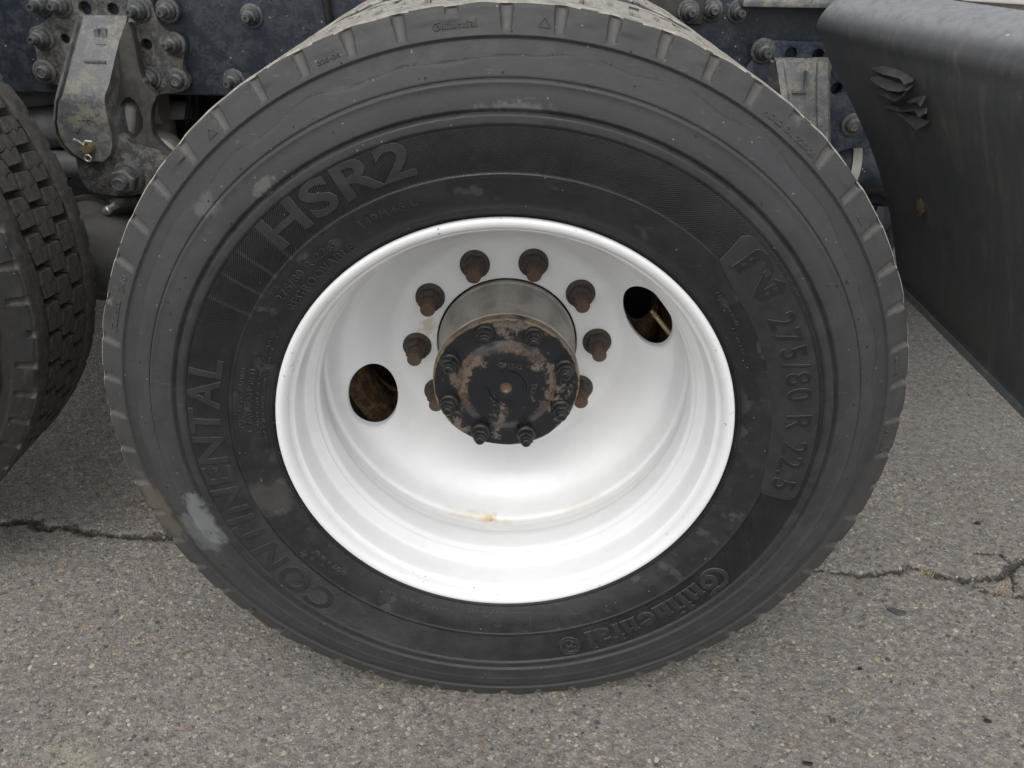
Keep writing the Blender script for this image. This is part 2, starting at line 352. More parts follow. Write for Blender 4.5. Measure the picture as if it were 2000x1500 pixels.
def asphalt_mat():
    m = NT('weathered_asphalt'); o = m.obj()
    wob = m.n('ShaderNodeTexNoise', {'Vector': o, 'Scale': 140., 'Detail': 2.}).outputs[1]
    vm = m.n('ShaderNodeVectorMath', operation='MULTIPLY_ADD'); m.put(vm.inputs[0], wob); vm.inputs[1].default_value = (.006, .006, .006); m.put(vm.inputs[2], o)
    v1 = m.n('ShaderNodeTexVoronoi', {'Vector': vm.outputs[0], 'Scale': 92., 'Randomness': 1.})
    v2 = m.n('ShaderNodeTexVoronoi', {'Vector': vm.outputs[0], 'Scale': 205., 'Randomness': 1.})
    v1r, v1g, v1b = m.n('ShaderNodeSeparateColor', {0: v1.outputs['Color']}).outputs[:3]
    v2r, v2g, v2b = m.n('ShaderNodeSeparateColor', {0: v2.outputs['Color']}).outputs[:3]
    n1 = m.noise(3.2, 5, .6); n2 = m.noise(60, 6, .7); n3 = m.noise(700, 3, .7)
    base = m.mix(m.ramp(n2, .3, .7), C(.134, .124, .111), C(.335, .310, .274))
    # medium aggregate: each chip its own tint
    chip = m.ramp(v1.outputs['Distance'], .42, .30)
    tint = m.mix(v1g, C(.13, .126, .122), C(.54, .495, .42))
    tint = m.mix(m.ramp(v1b, .80, .86), tint, C(.19, .115, .075))
    tint = m.mix(m.ramp(v1b, .10, .06), tint, C(.045, .048, .052))
    c = m.mix(m.mul(chip, m.ramp(v1r, .45, .62, 0, .8)), base, tint)
    tint2 = m.mix(v2g, C(.09, .084, .076), C(.60, .545, .46))
    c = m.mix(m.mul(m.ramp(v2.outputs['Distance'], .48, .25), m.ramp(v2r, .35, .6, .0, .75)), c, tint2)
    # the brightest quartz
    c = m.mix(m.mul(m.ramp(v1.outputs['Distance'], .33, .24), m.ramp(v1r, .945, .955)), c, C(.55, .50, .38))
    c = m.mix(m.mul(m.ramp(v2.outputs['Distance'], .4, .25), m.ramp(v2b, .95, .96)), c, C(.62, .59, .52))
    # pits of dark binder
    c = m.mix(m.mul(m.ramp(n3, .56, .68), .55), c, C(.05, .045, .040))
    c = m.mix(m.ramp(n1, .35, .75, 0., .25), c, C(.135, .122, .105))
    gp = ground_at(130, 1500); df = m.n('ShaderNodeVectorMath', operation='DISTANCE'); m.put(df.inputs[0], o); df.inputs[1].default_value = tuple(gp)
    dq = m.math('ADD', df.outputs['Value'], m.ramp(m.noise(45, 5, .7), .25, .75, -.04, .04)); c = m.mix(m.mul(m.ramp(dq, .075, .02), .35), c, C(.40, .37, .28))
    c = m.mix(m.ramp(m.noise(1.6, 3, .5, off=(3, 1, 0)), .35, .7, 0, .22), c, C(.30, .285, .26))
    at_ = m.n('ShaderNodeAttribute', attribute_name='crack'); cr = at_.outputs['Fac']
    crn = m.math('ADD', cr, m.ramp(m.noise(130, 5, .75), .3, .7, -.5, .5)); c = m.mix(m.mul(m.ramp(crn, .28, .85), .85), c, C(.030, .026, .022))
    h = m.math('ADD', m.mul(m.ramp(v1.outputs['Distance'], .5, .1), .6), m.math('ADD', m.mul(m.ramp(v2.outputs['Distance'], .6, .1), .35), m.mul(n3, .6)))
    nb = m.bump(h, .0028, .9); nb = m.bump(n2, .004, .5, nb)
    return m.out(c, m.ramp(v1g, 0, 1, .6, .9), 0, nb, .4)
ASPHALT = asphalt_mat()
def stone_mat():
    m = NT('aggregate_stone'); a = m.n('ShaderNodeAttribute', attribute_name='tint')
    n = m.noise(260, 4, .6); c = m.mix(m.ramp(n, .3, .7, 0, .35), a.outputs['Color'], C(.09, .08, .07))
    return m.out(c, .7, 0, m.bump(n, .0006, .5), .45)
STONE = stone_mat()
STRAW = grimy('dry_straw', C(.42, .35, .17), C(.3, .24, .12), None, 40, .5, .7)
CHIPBLACK = grimy('black_plastic_scrap', C(.012, .012, .013), C(.04, .037, .034), None, 60, .3, .5)
SCRAPGREY = grimy('grey_rubber_scrap', C(.07, .075, .08), C(.12, .12, .12), None, 40, .5, .6)
ROCK = grimy('pale_limestone', C(.42, .40, .34), C(.30, .28, .23), None, 30, .6, .85, bumpd=.004)

# ================================================================== GROUND
def crack_poly(px): return [ground_at(*p).xy for p in px]
cracks = [
    (crack_poly([(-250, 985), (-100, 1003), (0, 1018), (60, 1020), (110, 1028), (160, 1036), (220, 1046), (280, 1045), (340, 1046), (430, 1060), (560, 1078)]), .0135),
    (crack_poly([(1380, 1090), (1480, 1100), (1590, 1112), (1640, 1118), (1700, 1120), (1750, 1117), (1775, 1108), (1800, 1113), (1850, 1128), (1890, 1134), (1930, 1128), (1965, 1118), (1985, 1100), (2010, 1090), (2150, 1085)]), .0085),
    (crack_poly([(1895, 1134), (1915, 1148), (1940, 1157), (1985, 1163), (2060, 1160), (2200, 1175)]), .0055),
    (crack_poly([(1900, 1080), (1945, 1083), (1975, 1097), (1985, 1104)]), .005),
    (crack_poly([(1975, 1118), (1985, 1135), (1983, 1150)]), .0065),
]
def axis_lines(lo, hi, step, far):
    a = list(np.arange(lo, hi+step/2, step)); s = step
    x = a[-1]
    while x < far: s *= 1.35; x += s; a.append(x)
    x = a[0]; s = step
    while x > -far: s *= 1.35; x -= s; a.insert(0, x)
    return np.array(a)
gx, gy = axis_lines(-1.2, 1.25, .0052, 160), axis_lines(-.42, .72, .0052, 160)
X, Y = np.meshgrid(gx, gy, indexing='ij')
def fbm(X, Y, f, octs=4, seed=0):
    r_ = np.random.default_rng(seed); z = np.zeros_like(X)
    for o in range(octs):
        for k in range(3):
            a = r_.uniform(0, 2*math.pi); ph = r_.uniform(0, 6.28); ff = f*2**o*r_.uniform(.7, 1.3)
            z += np.sin((X*math.cos(a)+Y*math.sin(a))*ff*6.283+ph + 1.7*np.sin((X*math.sin(a)-Y*math.cos(a))*ff*4.1+ph*2))/2**o
    return z/3
near = (np.abs(X) < 1.6) & (np.abs(Y) < 1.2)
Z = np.where(near, fbm(X, Y, 6, 4, 3)*.0012 + rng.normal(0, .0006, X.shape), 0)
CR = np.zeros_like(X)
wobx, woby = fbm(X, Y, 9, 5, 5)*.008+rng.normal(0, .0018, X.shape), fbm(X, Y, 9, 5, 6)*.008+rng.normal(0, .0018, X.shape)
for pts, wd in cracks:
    best = np.full(X.shape, 9.)
    for a, b in zip(pts, pts[1:]):
        ax, ay = a; dx, dy = b[0]-ax, b[1]-ay; L = dx*dx+dy*dy
        t = np.clip(((X+wobx-ax)*dx+(Y+woby-ay)*dy)/L, 0, 1)
        best = np.minimum(best, np.hypot(X+wobx-ax-t*dx, Y+woby-ay-t*dy))
    ww = wd*(1+.45*fbm(X, Y, 5, 2, 8))
    CR = np.maximum(CR, np.clip(1.25-best/ww, 0, 1)); 
Z -= np.clip(CR*1.6-.6, 0, 1)*.009
Z = np.minimum(Z, .0015)
gme = grid_mesh('asphalt_ground', np.stack([X, Y, Z], -1), sharp=None)
at_ = gme.attributes.new('crack', 'FLOAT', 'POINT'); at_.data.foreach_set('value', CR.reshape(-1).astype(np.float32))
ground = part('asphalt_ground', gme, ASPHALT, kind='structure')

# loose and proud stones of the worn surface
def stones():
    V, F, T = [], [], []
    pal = [(.45, .40, .29), (.5, .47, .40), (.33, .30, .25), (.36, .30, .18), (.24, .15, .10), (.16, .155, .15), (.20, .18, .155), (.07, .075, .085), (.13, .12, .105), (.27, .25, .21), (.30, .22, .13)]
    pw = np.array([.05, .03, .10, .04, .06, .18, .20, .08, .18, .06, .04]); pw /= pw.sum()
    base = [(math.cos(k*math.pi/3), math.sin(k*math.pi/3)) for k in range(6)]
    n = 24000
    P = np.stack([rng.uniform(-1.15, 1.2, n), rng.uniform(-.36, .66, n)], 1)
    sz = np.clip(rng.lognormal(math.log(.0021), .48, n), .0009, .0068)
    for (x, y), s in zip(P, sz):
        i = np.searchsorted(gx, x); j = np.searchsorted(gy, y)
        if CR[min(i, CR.shape[0]-1), min(j, CR.shape[1]-1)] > .3 and random.random() < .75: continue
        z = Z[min(i, CR.shape[0]-1), min(j, CR.shape[1]-1)]
        o = len(V); ph = random.random()*6.28; e = random.uniform(.55, 1.); hh = s*random.uniform(.12, .38)
        for k, (cx_, cy_) in enumerate(base):
            q = s*random.uniform(.75, 1.2); X_, Y_ = cx_*q, cy_*q*e
            V.append((x+X_*math.cos(ph)-Y_*math.sin(ph), y+X_*math.sin(ph)+Y_*math.cos(ph), z-.001))
        for k, (cx_, cy_) in enumerate(base):
            q = s*random.uniform(.5, .85); X_, Y_ = cx_*q, cy_*q*e
            V.append((x+X_*math.cos(ph)-Y_*math.sin(ph), y+X_*math.sin(ph)+Y_*math.cos(ph), z+hh*random.uniform(.6, 1.1)))
        for k in range(6): F.append((o+k, o+(k+1) % 6, o+6+(k+1) % 6, o+6+k))
        F.append(tuple(o+6+k for k in range(6)))
        T += [pal[rng.choice(len(pal), p=pw)]]*12
    me = bpy.data.meshes.new('aggregate'); me.from_pydata(V, [], F)
    a = me.attributes.new('tint', 'FLOAT_COLOR', 'POINT'); t = np.c_[np.array(T), np.ones(len(T))]
    a.data.foreach_set('color', t.reshape(-1).astype(np.float32)); fin(me, False); return me
part('aggregate_stones', stones(), STONE, kind='stuff')

# ================================================================== TRUCK
truck = bpy.data.objects.new('truck', None); col.objects.link(truck); truck.empty_display_size = .2
tag(truck, 'dusty heavy truck, its white rear wheel, navy frame and black fender filling the photo', 'truck')

# ---------------------------------------------------------------- tyre
NN = 58; PITCH = 2*math.pi/NN; NOFF = rad(359.6)
def sm(x, a, b):
    t = np.clip((x-a)/(b-a), 0, 1); return t*t*(3-2*t)
_br = np.array([.292, .297, .302, .310, .330, .352, .380, .410, .430, .450, .470, .490, .505, .518])
_by = np.array([.024, .0135, .0085, .003, -.0065, -.0125, -.0165, -.0170, -.0150, -.0108, -.0045, .0035, .0095, .0150])
_rr = np.linspace(.285, .53, 800); _yy = np.interp(_rr, _br, _by); 
_k = np.exp(-.5*(np.arange(-40, 41)/13.)**2); _k /= _k.sum(); _yy = np.convolve(np.pad(_yy, 40, 'edge'), _k, 'valid')
def ybase(r): return np.interp(r, _rr, _yy)
def yfeat(r, wav=0.):
    f = .0016*(sm(r, .3535, .3545)-sm(r, .4045, .4055))            # hatch recess
    f = f - .0007*(sm(r, .349, .350)-sm(r, .353, .3535))            # fine rim of the hatch
    f = f - .0014*(sm(r, .4055, .408)-sm(r, .4155, .4175))
    f = f + .0026*np.exp(-((r-.4188)/.0016)**2)
    f = f - .0020*(sm(r, .4205, .4235)-sm(r, .450, .4506))
    f = f - .0012*np.exp(-((r-.4478)/.0022)**2)
    f = f + .0016*np.exp(-((r-.4512)/.0007)**2)
    f = f + .0032*(sm(r, .4718+wav, .4732+wav)-sm(r, .486, .4905))
    f = f + .0011*np.exp(-((r-.4725-wav)/.0006)**2)
    f = f - .0008*sm(r, .4890, .4905)
    f = f - .0010*np.exp(-((r-.3045)/.0008)**2) - .0010*np.exp(-((r-.3075)/.0007)**2)
    return f
def ysurf(r): return ybase(r) + yfeat(np.asarray(r, float))
def tyre_mesh():
    # angular samples: dense across each shoulder notch
    wn = .0066/.505
    loc = sorted({0, *[s*k*wn for k in (.3, .55, .74, .88, .97, 1.12, 1.22) for s in (1, -1)], *[s*PITCH*k for k in (.22, .34, .5) for s in (1,)], *[-s*PITCH*k for k in (.22, .34) for s in (1,)]})
    th = (NOFF + np.add.outer(np.arange(NN)*PITCH, np.array(loc)).ravel()); nth = len(th)
    rs = np.concatenate([np.arange(.292, .3535, .0032), np.arange(.3025, .3095, .0007), np.arange(.3485, .356, .0007), np.arange(.357, .404, .0042), np.arange(.4035, .4245, .0009),
                         np.arange(.426, .446, .0035), np.arange(.4465, .4525, .0005), np.arange(.4545, .4675, .003), np.arange(.4685, .4765, .0007), np.arange(.478, .486, .002), np.arange(.4865, .498, .0007), np.arange(.499, .5181, .0025)])
    rs = np.unique(np.round(rs, 5)); keep = [0]
    for i in range(1, len(rs)):
        if rs[i]-rs[keep[-1]] > .0004: keep.append(i)
    rs = rs[keep]
    wav = np.zeros(nth); r_ = np.random.default_rng(4)
    for k in (2, 3, 5, 8, 11, 13, 17, 23, 29): wav += r_.normal(0, 1)*np.sin(k*th+r_.uniform(0, 6.28))*.0011
    R1 = np.repeat(rs[None], nth, 0)
    Y1 = ybase(R1) + yfeat(R1, wav[:, None])
    rib = [(.5188, .0155), (.5200, .0170), (.5206, .0205), (.5208, .0360), (.5208, .0520), (.5200, .0535), (.5085, .0560), (.5065, .0600), (.5060, .118), (.5060, .120)]
    mid = [(r, .240-y) for r, y in rib[::-1][1:]]
    back = [(r, .240-float(ybase(r))) for r in np.array([.517, .505, .49, .47, .45, .43, .41, .38, .352, .33, .31, .302, .297, .292])]
    tail = rib+mid+back
    R2 = np.repeat(np.array([t[0] for t in tail])[None], nth, 0); Y2 = np.repeat(np.array([t[1] for t in tail])[None], nth, 0)
    R = np.concatenate([R1, R2], 1); Yv = np.concatenate([Y1, Y2], 1)
    # notches
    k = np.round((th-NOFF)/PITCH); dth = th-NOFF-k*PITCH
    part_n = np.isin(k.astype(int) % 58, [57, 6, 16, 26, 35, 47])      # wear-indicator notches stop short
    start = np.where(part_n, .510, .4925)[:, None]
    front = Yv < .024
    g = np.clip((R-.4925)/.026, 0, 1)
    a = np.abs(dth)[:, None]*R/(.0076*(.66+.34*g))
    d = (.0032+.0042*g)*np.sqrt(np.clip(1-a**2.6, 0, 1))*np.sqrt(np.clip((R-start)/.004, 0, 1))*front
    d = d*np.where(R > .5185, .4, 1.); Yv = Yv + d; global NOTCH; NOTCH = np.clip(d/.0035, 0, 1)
    back_ = Yv > .216
    a2 = np.abs(dth)[:, None]*R/.0060
    Yv = Yv - .007*np.clip(1-a2**3, 0, 1)*sm(R, .4925, .497)*back_
    # worn, slightly ragged shoulder edge
    jag = np.zeros(nth)
    for kk in (19, 31, 47, 73): jag += np.sin(kk*th+r_.uniform(0, 6.28))*.00035
    R = R + jag[:, None]*sm(R, .512, .519)
    Yv = Yv + jag[:, None]*2.*(R > .505)*front
    P = np.stack([R*np.sin(th)[:, None], Yv, R*np.cos(th)[:, None]], -1)
    return P, len(rs)
TP, NRS = tyre_mesh()
def build_tyre(name, P, flat=True, mats=(RUB, TREADTOP), thr=.5186):
    P = P.copy()
    if flat: P[..., 2] = np.maximum(P[..., 2], -H+.0005)
    me = grid_mesh(name, P, True, 48)
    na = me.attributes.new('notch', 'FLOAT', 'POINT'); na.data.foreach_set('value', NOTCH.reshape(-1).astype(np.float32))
    n = len(me.polygons); c = np.zeros(n*3, np.float32); me.polygons.foreach_get('center', c); c = c.reshape(-1, 3)
    rr = np.hypot(c[:, 0], c[:, 2]); me.polygons.foreach_set('material_index', ((rr > thr) & (c[:, 1] > .0155)).astype(np.int32))
    for m_ in mats: me.materials.append(m_)
    return me
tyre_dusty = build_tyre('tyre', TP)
tyre_plain = build_tyre('tyre', TP, False, (RUB2, TREADDK), .514)

wheel = part('wheel', None, None, truck, (0, 0, H)); 
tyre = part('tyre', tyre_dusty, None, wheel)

# ---------------------------------------------------------------- tread blocks
def block_mesh(jit):
    L, W, D = .0480, .0395, .0150
    z0, z1 = -.0145, 0.
    z = .0040
    # two halves parted by a z-shaped sipe, joined at the ends
    A = [(-L/2, -W/2+z), (-L*.08, -W/2), (-.0007, -W/2), (-.0007-.0006, -W*.32), (-.0045, -W*.05), (.0030, W*.05), (-.0007-.0006, W*.32), (-.0007, W/2), (-L*.1, W/2-.001), (-L/2+.004, W/2-z)]
    B = [(.0007, -W/2), (L*.1, -W/2+.001), (L/2-.004, -W/2+z), (L/2, W/2-z), (L*.08, W/2), (.0007, W/2), (.0007-.0002, W*.32), (.0042, W*.05), (-.0033, -W*.05), (.0007-.0002, -W*.32)]
    bm = bmesh.new(); r_ = random.Random(jit)
    for poly in (A, B):
        poly = [(x+r_.uniform(-.0006, .0006), y+r_.uniform(-.0006, .0006)) for x, y in poly]
        cx_ = sum(p[0] for p in poly)/len(poly); cy_ = sum(p[1] for p in poly)/len(poly)
        lo = [(x*1.06, y*1.06, z0) for x, y in poly]; mid = [(x, y, z1-.0012-x*x*.9) for x, y in poly]
        top = [(cx_+(x-cx_)*.95, cy_+(y-cy_)*.96, z1-x*x*.9) for x, y in poly]
        add_rings(bm, [lo, mid, top], True, False, True)
    return from_bm('tread_block', bm, True, 30)
def row_blocks(parent, mat, sel, rest=True, seed=0):
    meshes = [block_mesh(i+seed) for i in range(5)]
    for me in meshes: me.materials.append(mat)
    bmr = bmesh.new()
    for row, y in enumerate((.0785, .120, .1615)):
        for k in range(NN):
            t = NOFF + (k + (.5 if row == 1 else .08*row))*PITCH
            R_ = .5207
            me = meshes[(k*3+row) % 5]
            deg = math.degrees(t) % 360
            if sel(deg):
                part('tread_block', me, None, parent, (R_*math.sin(t), y, R_*math.cos(t)), (0, t, 0))
            elif rest:
                m4 = Matrix.Translation((R_*math.sin(t), y, R_*math.cos(t))) @ Matrix.Rotation(t, 4, 'Y')
                if R_*math.cos(t) < -.512: m4 = Matrix.Translation((0, 0, H*0+.0045)) @ m4
                bmr.from_mesh(me); n_ = len(me.vertices); bmr.verts.ensure_lookup_table()
                for v in bmr.verts[-n_:]: v.co = m4 @ v.co
    if rest: part('tread_blocks', from_bm('tread_blocks', bmr, True, 30, False), mat, parent, kind='stuff')
    else: bmr.free()
row_blocks(wheel, TREADTOP, lambda d: d < 62 or d > 298)

# ---------------------------------------------------------------- white rim, one-piece steel wheel
RIMP = [(.2850, .030), (.2935, .020), (.2968, .012), (.2985, .004), (.2985, .0005), (.2972, -.0018), (.2945, -.0026), (.2905, -.0018), (.2868, .0015), (.2845, .0065), (.2830, .0125), (.2800, .0165),
        (.2775, .0180), (.2735, .0440), (.2720, .0500), (.2695, .0535), (.2590, .0750), (.2570, .0800), (.2565, .1050), (.2580, .1120), (.2640, .1280), (.2660, .1340), (.2672, .1560), (.2675, .1640)]
DISC = [(.2671, .1480), (.2669, .1510), (.2660, .1545), (.2640, .1570), (.2622, .1605), (.2602, .1700), (.2570, .1830), (.2520, .1935), (.2430, .2040), (.2250, .2215), (.2080, .2400), (.1960, .2520), (.1870, .2600), (.1800, .2645), (.1720, .2668), (.1640, .2672), (.1560, .2672), (.1130, .2672), (.1105, .2690), (.1105, .2800)]
def resample(prof, step):
    out = [prof[0]]
    for a, b in zip(prof, prof[1:]):
        n = max(1, int(math.dist(a, b)/step))
        out += [(a[0]+(b[0]-a[0])*k/n, a[1]+(b[1]-a[1])*k/n) for k in range(1, n+1)]
    return out
def chaikin(prof, it=2):
    for _ in range(it):
        o = [prof[0]]
        for a, b in zip(prof, prof[1:]):
            o += [(a[0]*.75+b[0]*.25, a[1]*.75+b[1]*.25), (a[0]*.25+b[0]*.75, a[1]*.25+b[1]*.75)]
        prof = o+[prof[-1]]
    return prof
def lathe_np(prof, n=240):
    th = np.linspace(0, 2*math.pi, n, endpoint=False); pr = np.array(prof)
    return np.stack([np.outer(np.sin(th), pr[:, 0]), np.repeat(pr[:, 1][None], n, 0), np.outer(np.cos(th), pr[:, 0])], -1)
HOLES = [(rad(251), .2235), (rad(71), .2235)]
def disc_mesh():
    prof = resample(chaikin(DISC), .0035); yq = np.array([p[1] for p in prof])
    bm = bmesh.new(); n = 300
    P = lathe_np(prof, n)
    V = [[bm.verts.new(P[i, j]) for j in range(len(prof))] for i in range(n)]
    for i in range(n):
        for j in range(len(prof)-1): bm.faces.new((V[i][j], V[(i+1) % n][j], V[(i+1) % n][j+1], V[i][j+1]))
    # cut the two hand holes: delete inside, pull the border onto the ellipse
    rq = np.array([p[0] for p in prof]); order = np.argsort(rq)
    def ydisc(r): return float(np.interp(r, rq[order], yq[order]))
    for t0, r0 in HOLES:
        ta, ra = .0535, .0325
        def loc(v):
            t = (math.atan2(v.co.x, v.co.z)-t0+math.pi) % (2*math.pi)-math.pi; r = math.hypot(v.co.x, v.co.z); return t*r0, r-r0, r
        kill = []
        for f in bm.faces:
            c = f.calc_center_median(); t = (math.atan2(c.x, c.z)-t0+math.pi) % (2*math.pi)-math.pi; r = math.hypot(c.x, c.z)
            if c.y > .165 and (t*r0/ta)**2+((r-r0)/ra)**2 < 1: kill.append(f)
        bmesh.ops.delete(bm, geom=kill, context='FACES')
        bedge = [e for e in bm.edges if e.is_boundary and all(.15 < math.hypot(v.co.x, v.co.z) < .2635 and abs(loc(v)[0]) < .09 for v in e.verts)]
        bv = {v for e in bedge for v in e.verts}
        for v in bv:
            a, b, r = loc(v); q = math.sqrt((a/ta)**2+(b/ra)**2); a, b = a/q, b/q
            t = t0+a/r0; r = r0+b; v.co = (r*math.sin(t), ydisc(r), r*math.cos(t))
        # rolled edge then wall
        for push, dep in ((.0012, .0022), (.0, .011)):
            ex = bmesh.ops.extrude_edge_only(bm, edges=bedge)
            nv = [g for g in ex['geom'] if isinstance(g, bmesh.types.BMVert)]; bedge = [g for g in ex['geom'] if isinstance(g, bmesh.types.BMEdge) and g.is_boundary]
            for v in nv:
                t = (math.atan2(v.co.x, v.co.z)-t0+math.pi) % (2*math.pi)-math.pi; r = math.hypot(v.co.x, v.co.z)
                a, b = t*r0, r-r0; q = 1-push/max(.01, math.hypot(a, b)); t = t0+a*q/r0; r = r0+b*q
                v.co = (r*math.sin(t), v.co.y+dep, r*math.cos(t))
    return bm
bm = disc_mesh()
P = lathe_np(resample(chaikin(RIMP), .006), 300); tmp = grid_mesh('t', P, True); bm.from_mesh(tmp)
INN = [(.2675, .1640), (.2690, .190), (.2800, .225), (.2985, .238), (.3000, .236), (.2850, .215), (.2740, .185), (.2700, .15), (.2620, .13), (.2610, .07), (.2790, .045), (.2850, .030)]
tmp = grid_mesh('t', lathe_np(INN, 120), True); bm.from_mesh(tmp)
rim_me = from_bm('rim', bm, True, 50, False)
rim = part('rim', rim_me, WHITE, wheel)

# ---------------------------------------------------------------- hub, axle flange, nuts
bm = bmesh.new()
th_ = np.linspace(0, 2*math.pi, 160, endpoint=False)
hp = [(.270, .1085), (.262, .1085), (.2595, .1060), (.235, .1052), (.20, .1040), (.172, .1035), (.160, .1060), (.1575, .1075), (.1530, .1078)]
rings = []
for d, r in hp:
    sc = np.clip((.262-d)/.06, 0, 1)*np.clip((d-.158)/.01, 0, 1)
    rings.append([(rr*math.sin(t), d, rr*math.cos(t)) for t in th_ for rr in [r*(1-.022*sc*max(0, math.cos(8*(t-rad(3.5))))**3)]])
add_rings(bm, rings, True, False, True)
hub = part('hub', from_bm('hub', bm, True, 40), HUB, wheel)
bm = bmesh.new(); AX = (0, -1, 0)
add_turn(bm, (0, 0, 0), AX, [(-.1528, .1055), (-.1500, .1068), (-.1380, .1062), (-.1364, .1046), (-.1360, .0900), (-.1360, .0745), (-.1354, .0722), (-.1338, .0700), (-.1316, .0665), (-.1300, .0620), (-.1290, .0560), (-.1286, .0480), (-.1285, .0380), (-.1284, .0200), (-.1284, .0085), (-.1296, .0062), (-.1330, .0045)], 96, True, True)
for v in bm.verts:                                       # as-cast unevenness
    r_ = math.hypot(v.co.x, v.co.z); t = math.atan2(v.co.x, v.co.z)
    if r_ > .07: v.co.x *= 1+.004*math.sin(5*t+1)+.003*math.sin(13*t); v.co.z *= 1+.004*math.sin(5*t+1)+.003*math.sin(13*t)
def arc_rib(bm, r, t0, t1, w_, h0, h1, n=14):
    for k in range(n):
        a, b = t0+(t1-t0)*k/n, t0+(t1-t0)*(k+1)/n
    ring = []
    for k in range(n+1):
        t = t0+(t1-t0)*k/n; s, c = math.sin(t), math.cos(t)
        ring.append([((r-w_)*s, h0, (r-w_)*c), ((r-w_*.5)*s, h1, (r-w_*.5)*c), ((r+w_*.5)*s, h1, (r+w_*.5)*c), ((r+w_)*s, h0, (r+w_)*c)])
    add_rings(bm, ring, True)
arc_rib(bm, .0270, rad(-18), rad(100), .0030, .1300, .1258)
arc_rib(bm, .0270, rad(160), rad(272), .0030, .1300, .1258)
cap = part('axle_flange', from_bm('axle_flange', bm, True, 40), BLACKIRON, wheel)

def nut_bm(washer, hexr, hexh, studr, studl, cone=False):
    bm = bmesh.new()
    add_turn(bm, (0, 0, 0), AX, [(-.001, washer), (.0035, washer), (.0050, washer*.94), (.0062, washer*.80)], 32)
    add_turn(bm, (0, 0, 0), AX, [(.005, hexr*1.05), (.0062+hexh*.1, hexr), (.006+hexh*.85, hexr), (.006+hexh, hexr*.88)], 6, False, True)
    e = studr
    pr = [(.006+hexh-.001, e)]; d = .006+hexh
    while d < studl-.004: pr += [(d, e), (d+.0009, e*.93), (d+.0018, e)]; d += .0019
    pr += [(studl-.002, e*.96), (studl, e*.80)]
    if cone: pr = [(.006+hexh-.001, e), (studl*.80, e*.97), (studl*.82, e*.84), (studl-.001, e*.76), (studl, e*.6), (studl-.0005, e*.45), (studl-.002, e*.38)]
    nf = len(bm.faces)
    add_turn(bm, (0, 0, 0), AX, pr, 18, False, True)
    bm.faces.ensure_lookup_table()
    for f in bm.faces[nf:]: f.material_index = 1
    return bm
lug = from_bm('lug_nut', nut_bm(.0228, .0178, .019, .0112, .050), True, 30)
lug.materials.append(RUSTNUT); lug.materials.append(RUSTSTUD)
PH = -.0415
for k in range(10):
    t = rad(18+36*k)+PH
    part('lug_nut', lug, None, wheel, (.14288*math.sin(t), .2672, .14288*math.cos(t)), (0, random.uniform(0, 1), 0))
capb = from_bm('flange_bolt', nut_bm(.0148, .0122, .0105, .0086, .0275, True), True, 30); capb.materials.append(CAPBOLT); capb.materials.append(CAPBOLT)
for k in range(8):
    t = rad(-20+45*k)
    part('flange_bolt', capb, None, wheel, (.0895*math.sin(t), .1362, .0895*math.cos(t)), (0, random.uniform(0, 1), 0))
# valve extension seen in the right hand hole
bm = bmesh.new()
v0, v1 = at(1272, 607, .262), at(1312, 655, .225); v0.z -= H; v1.z -= H
dv = (v1-v0).normalized(); L_ = (v1-v0).length+.03
add_turn(bm, v0, dv, [(0, .0028), (.001, .0036), (.007, .0036), (.008, .0048), (.011, .0048), (.012, .0038), (.014, .0045), (.016, .0040), (L_, .0042)], 14)
part('valve_stem', from_bm('valve_stem', bm), BRASS, wheel)

